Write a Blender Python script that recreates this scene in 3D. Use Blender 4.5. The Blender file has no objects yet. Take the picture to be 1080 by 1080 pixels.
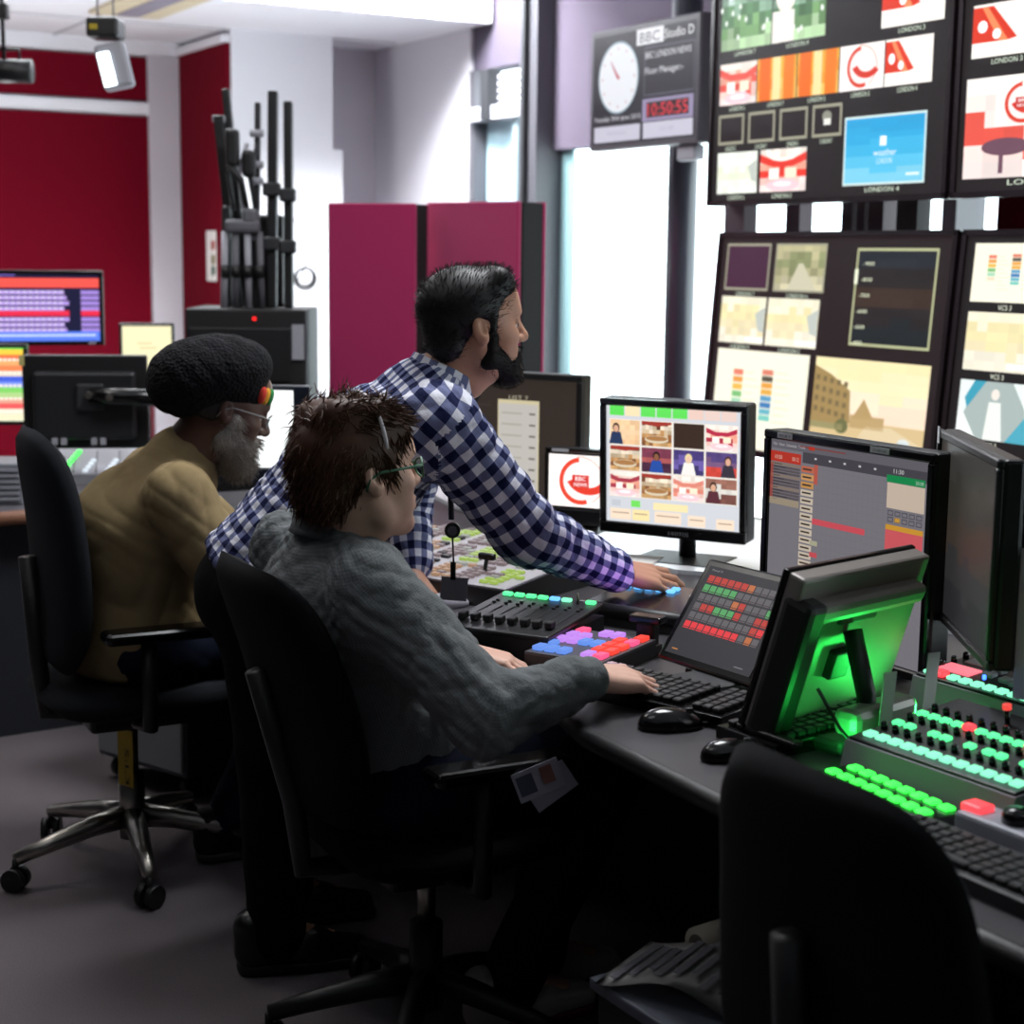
import bpy, bmesh, math, random
import numpy as np
from mathutils import Vector, Matrix
random.seed(7); R = math.radians; PI = math.pi
SC = bpy.context.scene; COL = SC.collection
# ------------------------------------------------------------ camera geometry
FPX, PITCH, ROLL, CAMH = 1750., R(8.75), .012, 1.5
_c, _s, _ct, _st = math.cos(ROLL), math.sin(ROLL), math.cos(PITCH), math.sin(PITCH)
def ray(px, py):
    X = (px-540)/FPX; Y = (540-py)/FPX
    X, Y = X*_c-Y*_s, X*_s+Y*_c
    return Vector((X, _ct+Y*_st, -_st+Y*_ct))
EYE = Vector((0, 0, CAMH))
def P(px, py, d):            # point at depth d
    r = ray(px, py); return EYE+r*(d/r.y)
def Z(px, py, z):            # point at height z
    r = ray(px, py); return EYE+r*((z-CAMH)/r.z)
# room axes: W0 is the left end of the video wall, U runs along it to the near right, A goes into it
W0 = Vector((.707, 6.2, 0)); U = Vector((.5, -.8660254, 0)); A = Vector((.8660254, .5, 0))
def rm(p, q, z=0): return W0+U*p+A*q+Vector((0, 0, z))
def onq(px, py, q):          # pixel ray onto a plane parallel to the video wall
    r = ray(px, py); return EYE+r*((W0+A*q-EYE).dot(A)/r.dot(A))
def pq(v): d = v-W0; return d.dot(U), d.dot(A)
# ------------------------------------------------------------ materials
def lin(h):
    h = h.lstrip('#'); o = []
    for i in (0, 2, 4):
        v = int(h[i:i+2], 16)/255; o.append(v/12.92 if v <= .04045 else ((v+.055)/1.055)**2.4)
    return tuple(o)+(1,)
_M = {}
def mat(name, col, rough=.6, metal=0, bump=0, scale=200, var=0, emit=None, es=1, spec=.5, sheen=0, alpha=1):
    if name in _M: return _M[name]
    m = bpy.data.materials.new(name); m.use_nodes = True; nt = m.node_tree; b = nt.nodes['Principled BSDF']
    c = lin(col) if isinstance(col, str) else col
    b.inputs['Base Color'].default_value = c; b.inputs['Roughness'].default_value = rough
    b.inputs['Metallic'].default_value = metal; b.inputs['Specular IOR Level'].default_value = spec
    if sheen: b.inputs['Sheen Weight'].default_value = sheen
    if emit:
        b.inputs['Emission Color'].default_value = lin(emit); b.inputs['Emission Strength'].default_value = es
    if bump or var:
        tc = nt.nodes.new('ShaderNodeTexCoord'); n = nt.nodes.new('ShaderNodeTexNoise')
        n.inputs['Scale'].default_value = scale; n.inputs['Detail'].default_value = 3
        nt.links.new(tc.outputs['Object'], n.inputs['Vector'])
        if bump:
            bp = nt.nodes.new('ShaderNodeBump'); bp.inputs['Strength'].default_value = bump; bp.inputs['Distance'].default_value = .002
            nt.links.new(n.outputs['Fac'], bp.inputs['Height']); nt.links.new(bp.outputs['Normal'], b.inputs['Normal'])
        if var:
            mx = nt.nodes.new('ShaderNodeMix'); mx.data_type = 'RGBA'
            mx.inputs['A'].default_value = tuple(v*(1-var) for v in c[:3])+(1,)
            mx.inputs['B'].default_value = tuple(min(1, v*(1+var)) for v in c[:3])+(1,)
            nt.links.new(n.outputs['Fac'], mx.inputs['Factor']); nt.links.new(mx.outputs['Result'], b.inputs['Base Color'])
    _M[name] = m; return m
def emis(name, col, s): return mat(name, '#0c0c0c', .4, emit=col, es=s)
def screen_mat(s):
    n = 'display_%g' % s
    if n in _M: return _M[n]
    m = bpy.data.materials.new(n); m.use_nodes = True; nt = m.node_tree; b = nt.nodes['Principled BSDF']
    at = nt.nodes.new('ShaderNodeAttribute'); at.attribute_name = 'Col'
    b.inputs['Base Color'].default_value = (.01, .01, .01, 1); b.inputs['Roughness'].default_value = .35; b.inputs['Specular IOR Level'].default_value = .15
    nt.links.new(at.outputs['Color'], b.inputs['Emission Color']); b.inputs['Emission Strength'].default_value = s
    _M[n] = m; return m
black = mat('black_plastic', '#141416', .45, bump=.15, scale=900)
gloss = mat('gloss_black', '#0a0a0b', .18)
dark = mat('dark_grey_plastic', '#26272a', .5, bump=.15, scale=900)
grey = mat('grey_plastic', '#5c5c62', .5)
lgrey = mat('light_grey_metal', '#9a9aa2', .45)
steel = mat('brushed_steel', '#a9a49c', .32, 1, bump=.1, scale=400)
white = mat('white_plastic', '#dcdce0', .5)
paper = mat('paper', '#e6e4e0', .8, bump=.1, scale=60)
letter = mat('white_lettering', '#e8e8e8', .5)
wpaint = mat('white_paint', '#e9e9ee', .7, bump=.1, scale=120)
gpaint = mat('grey_paint', '#c6c3ca', .75, bump=.1, scale=120)
cable = mat('cable_rubber', '#0d0d0e', .5)
# ------------------------------------------------------------ objects
def tag(o, label, cat, group=None):
    o['label'] = label; o['category'] = cat
    if group: o['group'] = group
    return o
def thing(name, label, cat, loc=(0, 0, 0), yaw=0, group=None):
    o = bpy.data.objects.new(name, None); COL.objects.link(o); o.empty_display_size = .05
    o.location = loc; o.rotation_euler = (0, 0, R(yaw)); return tag(o, label, cat, group)
def link(name, me, mats, parent=None, M=None, smooth=False):
    for m in (mats if isinstance(mats, (list, tuple)) else [mats]): me.materials.append(m)
    o = bpy.data.objects.new(name, me); COL.objects.link(o)
    if smooth and len(me.polygons): me.polygons.foreach_set('use_smooth', [True]*len(me.polygons))
    if parent: o.parent = parent
    if M is not None: o.matrix_local = M
    return o
def again(o, parent, M, name=None):        # a copy that shares its mesh
    c = o.copy(); COL.objects.link(c); c.parent = parent; c.matrix_local = M
    if name: c.name = name
    return c
def TR(x=0, y=0, z=0, yaw=0, pitch=0, roll=0):
    return Matrix.Translation((x, y, z)) @ Matrix.Rotation(R(yaw), 4, 'Z') @ Matrix.Rotation(R(pitch), 4, 'X') @ Matrix.Rotation(R(roll), 4, 'Y')
class MB:
    def __init__(s): s.bm = bmesh.new()
    def _fin(s, vs, M, mi):
        if M is not None: bmesh.ops.transform(s.bm, matrix=M, verts=vs)
        if mi:
            for v in vs:
                for f in v.link_faces: f.material_index = mi
        return s
    def box(s, c, d, M=None, bev=0, seg=2, mi=0):
        r = bmesh.ops.create_cube(s.bm, size=1); vs = r['verts']
        for v in vs: v.co = Vector((v.co.x*d[0]+c[0], v.co.y*d[1]+c[1], v.co.z*d[2]+c[2]))
        if bev:
            es = list({e for v in vs for e in v.link_edges})
            rr = bmesh.ops.bevel(s.bm, geom=es, offset=min(bev, .49*min(d)), segments=seg, affect='EDGES', profile=.5)
            vs = list({v for f in rr['faces'] for v in f.verts})
            vs = list(s._island(vs[0]))
        return s._fin(vs, M, mi)
    def _island(s, v0):
        seen = {v0}; st = [v0]
        while st:
            v = st.pop()
            for e in v.link_edges:
                w = e.other_vert(v)
                if w not in seen: seen.add(w); st.append(w)
        return seen
    def tube(s, pts, r, n=8, M=None, mi=0, caps=True):
        pts = [Vector(p) for p in pts]; rs = r if isinstance(r, (list, tuple)) else [r]*len(pts)
        rings = []; vs = []; prev = None
        for i, p in enumerate(pts):
            t = (pts[min(i+1, len(pts)-1)]-pts[max(i-1, 0)])
            t = t.normalized() if t.length > 1e-9 else Vector((0, 0, 1))
            if prev is None: a = t.orthogonal().normalized()
            else:
                a = prev-t*prev.dot(t); a = a.normalized() if a.length > 1e-6 else t.orthogonal().normalized()
            prev = a; b = t.cross(a)
            ring = [s.bm.verts.new(p+(a*math.cos(2*PI*k/n)+b*math.sin(2*PI*k/n))*rs[i]) for k in range(n)]
            rings.append(ring); vs += ring
        for i in range(len(rings)-1):
            for k in range(n):
                f = s.bm.faces.new((rings[i][k], rings[i][(k+1) % n], rings[i+1][(k+1) % n], rings[i+1][k])); f.smooth = True
        if caps:
            s.bm.faces.new(rings[0][::-1]); s.bm.faces.new(rings[-1])
        return s._fin(vs, M, mi)
    def prism(s, poly, z0, z1, M=None, mi=0):
        lo = [s.bm.verts.new((p[0], p[1], z0)) for p in poly]; hi = [s.bm.verts.new((p[0], p[1], z1)) for p in poly]
        n = len(poly); s.bm.faces.new(lo[::-1]); s.bm.faces.new(hi)
        for i in range(n): s.bm.faces.new((lo[i], lo[(i+1) % n], hi[(i+1) % n], hi[i]))
        return s._fin(lo+hi, M, mi)
    def quad(s, pts, mi=0):
        vs = [s.bm.verts.new(p) for p in pts]; f = s.bm.faces.new(vs); f.material_index = mi; return s
    def mesh(s, name):
        bmesh.ops.recalc_face_normals(s.bm, faces=s.bm.faces[:])
        me = bpy.data.meshes.new(name); s.bm.to_mesh(me); s.bm.free(); return me
    def build(s, name, mats, parent=None, M=None, smooth=False):
        return link(name, s.mesh(name), mats, parent, M, smooth)
def structure(o): o['kind'] = 'structure'; return o
_txt = {}
def text_polys(body):
    if body in _txt: return _txt[body]
    cu = bpy.data.curves.new('t', 'FONT'); cu.body = body; cu.size = 1; cu.resolution_u = 2
    o = bpy.data.objects.new('t', cu); COL.objects.link(o)
    dg = bpy.context.evaluated_depsgraph_get(); me = bpy.data.meshes.new_from_object(o.evaluated_get(dg))
    polys = [[(me.vertices[i].co.x, me.vertices[i].co.y) for i in p.vertices] for p in me.polygons]
    xs = [p[0] for q in polys for p in q] or [0, 1]
    w0, w1 = min(xs), max(xs)
    polys = [[((x-w0), y) for x, y in q] for q in polys]
    bpy.data.objects.remove(o); bpy.data.curves.remove(cu); bpy.data.meshes.remove(me)
    _txt[body] = (polys, w1-w0); return _txt[body]
def lettering(parent, body, size, mat_, M, width=None):   # raised letters in the local xz plane facing -y, centred
    polys, w = text_polys(body); sx = (width/w if width else size)
    mb = MB()
    for q in polys: mb.quad([((x-w/2)*sx, -.0006, y*size) for x, y in q])
    return mb.build('lettering', mat_, parent, M)
class Scr:                     # a display picture: flat coloured patches, x right, y down, both 0..1
    def __init__(s, w, h): s.w, s.h, s.f = w, h, []
    def poly(s, pts, col, l=1): s.f.append((pts, lin(col) if isinstance(col, str) else col, l)); return s
    def rect(s, x0, y0, x1, y1, col, l=1): return s.poly([(x0, y0), (x0, y1), (x1, y1), (x1, y0)], col, l)
    def frame(s, x0, y0, x1, y1, t, col, l=1):
        u = t*s.h/s.w
        return s.rect(x0, y0, x1, y0+t, col, l).rect(x0, y1-t, x1, y1, col, l).rect(x0, y0, x0+u, y1, col, l).rect(x1-u, y0, x1, y1, col, l)
    def ell(s, cx, cy, rx, ry, col, l=2, n=28): return s.poly([(cx+rx*math.cos(2*PI*k/n), cy-ry*math.sin(2*PI*k/n)) for k in range(n)], col, l)
    def arc(s, cx, cy, rx, ry, t, a0, a1, col, l=3, n=16):
        for k in range(n):
            a, b = R(a0+(a1-a0)*k/n), R(a0+(a1-a0)*(k+1)/n); e = lambda an, f: (cx+rx*f*math.cos(an), cy-ry*f*math.sin(an))
            s.poly([e(a, 1), e(b, 1), e(b, 1-t), e(a, 1-t)], col, l)
        return s
    def text(s, body, x, y, size, col, l=4, width=None):      # baseline left; size is a fraction of the height
        polys, w = text_polys(body); sx = width/w if width else size*s.h/s.w
        for q in polys: s.poly([(x+a*sx, y-b*size) for a, b in q], col, l)
        return s
    def mosaic(s, x0, y0, x1, y1, cols, nx=8, ny=6, l=1, jit=.15):
        for i in range(nx):
            for j in range(ny):
                k = (j+random.random()*1.2-.1)/ny*len(cols); c = lin(cols[max(0, min(len(cols)-1, int(k)))]); f = 1+random.uniform(-jit, jit)
                s.rect(x0+(x1-x0)*i/nx, y0+(y1-y0)*j/ny, x0+(x1-x0)*(i+1)/nx, y0+(y1-y0)*(j+1)/ny, tuple(v*f for v in c[:3])+(1,), l)
        return s
    def build(s, parent, strength, M=None, name='screen'):
        vs, fs, cs = [], [], []
        for pts, c, l in s.f:
            b = len(vs); vs += [((x-.5)*s.w, -.00025*l, (.5-y)*s.h) for x, y in pts]; fs.append(range(b, b+len(pts))); cs += list(c)*len(pts)
        me = bpy.data.meshes.new(name); me.from_pydata(vs, [], [list(f) for f in fs])
        a = me.color_attributes.new('Col', 'FLOAT_COLOR', 'CORNER'); a.data.foreach_set('color', cs)
        o = link(name, me, screen_mat(strength), parent, M)
        return o
# ============================================================ the room
def pbox(mb, p0, p1, q0, q1, z0, z1, mi=0):       # a box given in room coordinates
    pts = [rm(p, q) for p, q in ((p0, q0), (p1, q0), (p1, q1), (p0, q1))]
    return mb.prism([(v.x, v.y) for v in pts], z0, z1, mi=mi)
def sbox(name, m, *a): return structure(pbox(MB(), *a).build(name, m))
carpet = mat('grey_carpet', '#686164', .95, bump=.8, scale=260, var=.25, spec=.1)
redfab = mat('red_fabric', '#68041a', .9, bump=.3, scale=350, var=.08, spec=.1)
sbox('floor', carpet, -4.8, 6.5, -6, 1.2, -.06, 0)
wl = sbox('wall_left', wpaint, -4.75, -4.55, -6, .8, 0, 3.4)
for q0, q1, z0, z1 in ((-3.4, -.66, .1, 2.27), (-3.4, -.66, 2.36, 2.60)):
    pbox(MB(), -4.55, -4.52, q0, q1, z0, z1).build('fabric_panel', redfab, wl)
pl = sbox('wall_pillar', wpaint, -4.55, -3.71, -.45, .14, 0, 2.69)
pbox(MB(), -4.50, -3.73, -.475, -.45, .1, 2.62).build('fabric_panel', redfab, pl)
pbox(MB(), -4.5, -3.73, -.50, -.45, 2.62, 2.66).build('panel_trim', wpaint, pl)
pbox(MB(), -3.9, -3.71, .14, .20, 0, 2.08).build('cable_trunking', wpaint, pl)
sbox('wall_back', gpaint, -4.55, -4.14, .14, .62, 0, 2.69)
pm = onq(495, 200, .6); pW = [pq(onq(x, 200, .6))[0] for x in (395, 495, 530, 565, 583, 598, 705)]
sbox('wall_right', gpaint, -4.3, pW[1], .6, .75, 0, 3.4)
purple = mat('purple_fabric_panel', '#514858', .85, bump=.3, scale=300, var=.06)
sbox('wall_right_upper', purple, pW[4]-.05, 6.4, .6, .7, 2.02, 3.4)
sbox('wall_right_upper_left', mat('plum_paint', '#423b49', .8), pW[1], pW[4], .62, .75, 2.47, 3.4)
sbox('wall_right_lower', gpaint, pW[1], 6.4, .6, .75, 0, .40)
sbox('ceiling', wpaint, -4.75, 6.5, -6, 1.2, 3.4, 3.5)
sof = sbox('ceiling_soffit', wpaint, -4.55, -2.72, -6, .6, 2.69, 3.4)
tl = mat('ceiling_tile_seam', '#b9b9bd', .8)
for q in (-4.8, -3.6, -2.4, -1.2): pbox(MB(), -4.5, -2.95, q, q+.015, 2.685, 2.691).build('ceiling_seam', tl, sof)
pbox(MB(), -3.75, -3.735, -5.9, .55, 2.685, 2.691).build('ceiling_seam', tl, sof)
sbox('trim_1', wpaint, -4.56, -4.50, -3.4, -.47, 2.61, 2.69)
sbox('trim_2', wpaint, -4.56, -4.50, -3.4, -.47, 2.28, 2.345)
sbox('trim_3', gpaint, -4.56, -4.49, -.66, -.48, 0, 2.61)
# glazing
frm = mat('dark_window_frame', '#4b4a50', .45)
tealm = mat('teal_glass_edge', '#8fb3b8', .3)
glassm = bpy.data.materials.new('window_glass'); glassm.use_nodes = True
nt = glassm.node_tree; nt.nodes.clear(); o_ = nt.nodes.new('ShaderNodeOutputMaterial'); mx_ = nt.nodes.new('ShaderNodeMixShader')
t_ = nt.nodes.new('ShaderNodeBsdfTransparent'); g_ = nt.nodes.new('ShaderNodeBsdfGlossy'); g_.inputs['Roughness'].default_value = .05
t_.inputs['Color'].default_value = (.93, .97, .97, 1); mx_.inputs['Fac'].default_value = .05
nt.links.new(t_.outputs[0], mx_.inputs[1]); nt.links.new(g_.outputs[0], mx_.inputs[2]); nt.links.new(mx_.outputs[0], o_.inputs['Surface'])
w1 = structure(thing('window_1', 'tall narrow window beside the grey wall', 'window', (0, 0, 0)))
w2 = structure(thing('window_2', 'wide bright window behind the video wall', 'window', (0, 0, 0)))
for w in (w1, w2):
    for k in ('label', 'category'): del w[k]
pbox(MB(), pW[1], pW[3], .66, .67, .4, 2.47).build('glass', glassm, w1)
pbox(MB(), pW[1]-.02, pW[1]+.05, .6, .72, .4, 2.47).build('window_frame', frm, w1)
tint = mat('pale_blue_blind', '#b4c6d2', .7)
pbox(MB(), pW[1]+.05, pW[1]+.33, .68, .69, .4, 2.2).build('pleated_blind', tint, w1)
pbox(MB(), pW[1]+.46, pW[1]+.50, .60, .70, .4, 2.2).build('glazing_bar', mat('pale_frame', '#8da0a8', .5), w1)
bl = pbox(MB(), pW[1]+.05, pW[3], .56, .68, 2.2, 2.27).build('blind_box', lgrey, w1)
mb = MB()
for k in range(5): pbox(mb, pW[1]+.25, pW[3], .60, .62, 2.205+.035*k+.06, 2.225+.035*k+.06)
mb.build('blind_slats', lgrey, bl)
pbox(MB(), pW[1]+.22, pW[1]+.30, .54, .62, 2.2, 2.45).build('blind_bracket', dark, bl)
pbox(MB(), pW[3], pW[4], .5, .72, 0, 3.4).build('window_frame', frm, w2)
pbox(MB(), pW[3]+.06, pW[3]+.09, .47, .5, 0, 3.4).build('frame_groove', dark, w2)
pbox(MB(), pW[4], 6.3, .66, .67, .4, 2.02).build('glass', glassm, w2)
pbox(MB(), pW[4], pW[5]-.03, .65, .665, .4, 2.02).build('frame_edge', tealm, w2)
for p in (.62, 2.9, 4.4): pbox(MB(), p, p+.07, .56, .7, .4, 2.02).build('mullion', frm, w2)
skym = bpy.data.materials.new('overcast_sky'); skym.use_nodes = True; nt = skym.node_tree; nt.nodes.clear()
o_ = nt.nodes.new('ShaderNodeOutputMaterial'); e_ = nt.nodes.new('ShaderNodeEmission'); e_.inputs['Color'].default_value = (.9, .97, 1, 1); e_.inputs['Strength'].default_value = 7
nt.links.new(e_.outputs[0], o_.inputs['Surface'])
structure(pbox(MB(), -4.5, 7, 1.6, 1.65, -1, 4).build('sky', skym))
# dark column in front of the glazing
c = onq(720, 200, .33)
cm_ = mat('column_paint', '#34353e', .3)
structure(MB().tube([(c.x, c.y, 0), (c.x, c.y, 3.4)], .062, 24).build('column', cm_, smooth=True))
# curtain-like dark posts and the red panel behind the screens
plum = mat('dark_plum_paint', '#3a2230', .5)
vf = thing('screen_mounting_frame', 'dark steel frame that carries the four video wall screens', 'frame', rm(0, .2))
vf.location = (0, 0, 0)
for x0, x1 in ((833, 848), (892, 903), (908, 916), (920, 936), (950, 972)):
    a, b = pq(onq(x0, 230, .22))[0], pq(onq(x1, 230, .22))[0]
    pbox(MB(), a, b, .2, .26, 0, 2.6).build('post', plum if x0 < 945 else black, vf)
for z in (1.0, 1.3, 1.9, 2.3): pbox(MB(), .0, 2.5, .14, .2, z, z+.05).build('rail', black, vf)
pbox(MB(), -.02, .10, .09, .15, 0, 2.5).build('post', plum, vf)
for p in (0.05, 2.2): pbox(MB(), p-.15, p+.15, .09, .45, 0, .03).build('foot', black, vf)
rp = pbox(MB(), pq(onq(1056, 230, .4))[0], 3.4, .38, .46, .15, 2.4).build('fabric_partition', redfab)
tag(rp, 'red fabric panel standing behind the right end of the video wall', 'partition')
# ------------------------------------------------------------ the video wall
bez = mat('screen_bezel', '#1d1418', .25)  # slight maroon in the colour stands in for the red panels' reflection
def brect(s, x0, y0, x1, y1, lab=True):           # caption tick under a tile
    w = (x1-x0)*.42; m = (x0+x1)/2
    return s.text('LONDON %d' % random.randint(1, 9), m-w/2, y1+.026, .026, '#d8e6d0', 4, width=w) if lab else s
def studio(s, a, b, c, d, red='#e5564a'):
    W, Hh = c-a, d-b; f = lambda x, y: (a+W*x, b+Hh*y)
    s.mosaic(a, b, c, d, ['#f2e7dd', '#f3d6c8', '#eda48e', red, '#f2c9c0', '#f7e4e0'], 7, 6, 1)
    s.poly([f(0, .1), f(0, .3), f(.3, .42), f(.7, .42), f(1, .3), f(1, .1), f(.7, .26), f(.3, .26)], red, 2)
    s.rect(*f(.2, .45), *f(.42, .7), '#fff6ee', 2).rect(*f(.55, .45), *f(.8, .68), '#ffe9cf', 2)
    s.ell(a+W*.5, b+Hh*.85, W*.36, Hh*.14, '#f5cdd4', 3); return s.ell(a+W*.5, b+Hh*.82, W*.2, Hh*.06, '#ffffff', 3)
def swoosh(s, a, b, c, d):
    W, Hh = c-a, d-b; f = lambda x, y: (a+W*x, b+Hh*y)
    s.rect(a, b, c, d, '#fbf4ee', 1); s.poly([f(0, .05), f(.28, .05), f(.62, .68), f(.5, .72), f(0, .72)], '#d9371f', 2)
    s.poly([f(.12, .05), f(.2, .05), f(.5, .72), f(.38, .72)], '#f08a5a', 3); s.rect(*f(0, .72), *f(1, 1), '#fdf9f2', 3)
    s.ell(*f(.14, .42), W*.07, Hh*.12, '#ffffff', 4, 10); return s.ell(*f(.34, .58), W*.06, Hh*.1, '#ffffff', 4, 10)
def globe(s, a, b, c, d, txt=True):
    W, Hh = c-a, d-b
    s.rect(a, b, c, d, '#fdf6f3', 1); s.ell(a+W*.52, b+Hh*.5, W*.36, Hh*.44, '#f7ebe8', 2)
    s.arc(a+W*.5, b+Hh*.5, W*.33, Hh*.46, .2, 95, 290, '#d9432f', 3); s.arc(a+W*.62, b+Hh*.34, W*.36, Hh*.42, .34, 205, 320, '#d33a2a', 4)
    s.arc(a+W*.5, b+Hh*.5, W*.36, Hh*.48, .06, -60, 100, '#e8b2a8', 3)
    if txt:
        s.rect(a+W*.37, b+Hh*.38, a+W*.63, b+Hh*.62, '#c5281f', 5)
        s.text('BBC', a+W*.42, b+Hh*.49, Hh*.11, '#ffffff', 6, width=W*.16); s.text('NEWS', a+W*.40, b+Hh*.60, Hh*.10, '#ffffff', 6, width=W*.2)
    return s
def orange(s, a, b, c, d):
    W = c-a; s.mosaic(a, b, c, d, ['#f3b13f', '#ef9a2c', '#f2b95c'], 6, 4, 1)
    s.rect(a+W*.05, b, a+W*.35, d, '#ea6a14', 2); s.rect(a+W*.40, b, a+W*.6, d, '#f9dca0', 2); return s.rect(a+W*.68, b, a+W*.95, d, '#ee7a1c', 2)
def garden(s, a, b, c, d, who=False):
    s.mosaic(a, b, c, d, ['#cfe5da', '#86a98e', '#557f56', '#6f9a63', '#a9c79c'], 8, 6, 1, .35)
    for k in range(14): s.ell(random.uniform(a, c-.01), random.uniform(b, d-.02), .006, .012, '#eef5ec', 2, 8)
    if who: s.ell(a+(c-a)*.25, b+(d-b)*.3, (c-a)*.2, (d-b)*.28, '#f4ece4', 3); s.rect(a, b+(d-b)*.55, a+(c-a)*.42, d, '#f0ece6', 3)
    return s
def map_(s, a, b, c, d, warm=True):
    s.mosaic(a, b, c, d, ['#f4eed4', '#efe3b0', '#ede0b8', '#f2ecd8'] if warm else ['#f0f4ea', '#e8ecd6', '#eef2e6'], 7, 6, 1, .08)
    s.poly([(a+(c-a)*.78, b+(d-b)*.35), (c-.002, b+(d-b)*.2), (c-.002, b+(d-b)*.75), (a+(c-a)*.86, b+(d-b)*.7)], '#c2c8c0', 2)
    return s.rect(a+(c-a)*.6, d-(d-b)*.14, c, d-(d-b)*.05, '#ffffff', 3)
def chart(s, a, b, c, d):
    W, Hh = c-a, d-b; s.rect(a, b, c, d, '#fbf7e2', 1)
    for k, col in enumerate(['#e8836a', '#e9a04f', '#f0bd52', '#7fc27c', '#a9d8b8', '#f0dcc0']): s.rect(a+W*.2, b+Hh*(.2+.075*k), a+W*.31, b+Hh*(.26+.075*k), col, 2)
    for k, col in enumerate(['#e0846c', '#5b5242', '#eaa444', '#e9b04e', '#5e9fc4', '#3f7fb8', '#69b6c6', '#7cccc0']): s.rect(a+W*.52, b+Hh*(.18+.066*k), a+W*.64, b+Hh*(.236+.066*k), col, 2)
    for k in range(9): s.rect(a+W*.33, b+Hh*(.22+.07*k), a+W*(.42+.04*(k % 3)), b+Hh*(.23+.07*k), '#d8d2bc', 2).rect(a+W*.67, b+Hh*(.2+.07*k), a+W*(.78+.05*(k % 2)), b+Hh*(.21+.07*k), '#d8d2bc', 2)
    return s
def road(s, a, b, c, d):
    W, Hh = c-a, d-b; f = lambda x, y: (a+W*x, b+Hh*y)
    s.mosaic(a, b, c, b+Hh*.6, ['#f7e9b6', '#f8ecc0', '#fbe9cc', '#fae0c6'], 5, 6, 1, .02); s.rect(*f(0, .58), *f(1, 1), '#d9bf8e', 2)
    s.poly([f(.3, 1), f(.5, .62), f(.72, .6), f(1, .74), f(1, 1)], '#e2cda6', 3)
    s.poly([f(0, .08), f(.16, .16), f(.34, .3), f(.36, .6), f(0, .66)], '#a58a58', 3)
    for r in range(4):
        for k in range(5): s.rect(*f(.02+.065*k, .17+.1*r+.012*k), *f(.055+.065*k, .22+.1*r+.012*k), '#7d6b4a', 4)
    s.poly([f(.38, .55), f(.47, .36), f(.57, .55)], '#b79a68', 3); s.rect(*f(.36, .52), *f(.66, .64), '#bfa271', 3)
    s.ell(*f(.29, .64), W*.06, Hh*.07, '#6f6f48', 4); s.rect(*f(0, .62), *f(.3, .68), '#9c9468', 4)
    s.ell(*f(.84, .72), W*.05, Hh*.035, '#dfe4e2', 5); return s.rect(*f(.79, .72), *f(.89, .76), '#aebcc0', 5)
def blank(s, a, b, c, d, col='#1e1418', t=.012): return s.rect(a, b, c, d, col, 1).frame(a, b, c, d, t, '#9d9a86', 3)
def meter(s, x, y0, y1, w=.012):
    n = 10
    for k in range(n): s.rect(x, y1-(y1-y0)*(k+.85)/n, x+w, y1-(y1-y0)*k/n, '#7ddc3c' if k < 6 else '#d9452f', 3)
    return s
VW, VHU, VHL = 1.215, .88, .80
def panel_tv(name, label, p, z0, h, tilt, scr, strength, group='screens of the video wall'):
    t = thing(name, label, 'screen', rm(p, 0, z0), -60, group)
    M = TR(VW/2, 0, 0, 0, tilt) @ TR(0, 0, h/2)
    MB().box((0, .035, 0), (VW, .07, h), bev=.008).build('housing', bez, t, M)
    mb = MB(); b = .018
    for x, z, w, hh in ((0, h/2-b/2, VW, b), (0, -h/2+b/2, VW, b), (-VW/2+b/2, 0, b, h), (VW/2-b/2, 0, b, h)): mb.box((x, -.004, z), (w, .012, hh))
    mb.build('bezel', bez, t, M); scr.build(t, strength, M @ TR(0, -.0012, 0)); return t
BG = '#1d1719'
s = Scr(VW-.036, VHU-.036); s.rect(0, 0, 1, 1, BG, 0)
# vertical positions: y=1 is the lower rim (photo y 213), one unit is the screen height
garden(s, .03, .10, .27, .375); garden(s, .275, .10, .51, .375, True); brect(s, .03, 0, .27, .375); brect(s, .275, 0, .51, .375)
swoosh(s, .74, .16, .975, .385); brect(s, .74, 0, .975, .385)
x = .03
for k, fn in enumerate((studio, orange, orange, globe, swoosh)):
    if fn is globe: globe(s, x, .43, x+.178, .60, False)
    else: fn(s, x, .43, x+.178, .60)
    brect(s, x, 0, x+.178, .60); x += .183
for k in range(4): blank(s, .03+.147*k, .64, .155+.147*k, .765); brect(s, .03+.147*k, 0, .155+.147*k, .765)
s.ell(.533, .685, .02, .02, '#8d8d80', 3).rect(.52, .695, .55, .72, '#e8e8e0', 4)
map_(s, .03, .798, .225, .97, False); brect(s, .03, 0, .225, .97); studio(s, .24, .798, .45, .97, '#e4382c'); brect(s, .24, 0, .45, .97)
s.arc(.345, .798, .08, .05, .3, 180, 360, '#f2f6ee', 5)
s.mosaic(.61, .70, .93, .96, ['#2a9fd6', '#2ea6da', '#3fb2e0', '#58bfe6', '#7bcbe6'], 3, 12, 1, .02).frame(.61, .70, .93, .96, .009, '#cfe4e4', 3); brect(s, .61, 0, .93, .96)
s.rect(.755, .78, .78, .815, '#f4fbff', 3).text('weather', .73, .852, .035, '#eaf6fc', 3, width=.09).text('LONDON', .745, .882, .03, '#d4ecf8', 3, width=.06).rect(.86, .92, .91, .93, '#dff2fa', 3)
panel_tv('video_screen', 'upper left video wall screen with a blue weather tile among small pictures', 0, 1.69, VHU, 0, s, 1.2)
s = Scr(VW-.036, VHU-.036); s.rect(0, 0, 1, 1, BG, 0)
studio(s, .03, .10, .30, .28, '#e8a090'); brect(s, .03, 0, .30, .28); garden(s, .31, .10, .58, .28)
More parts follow.
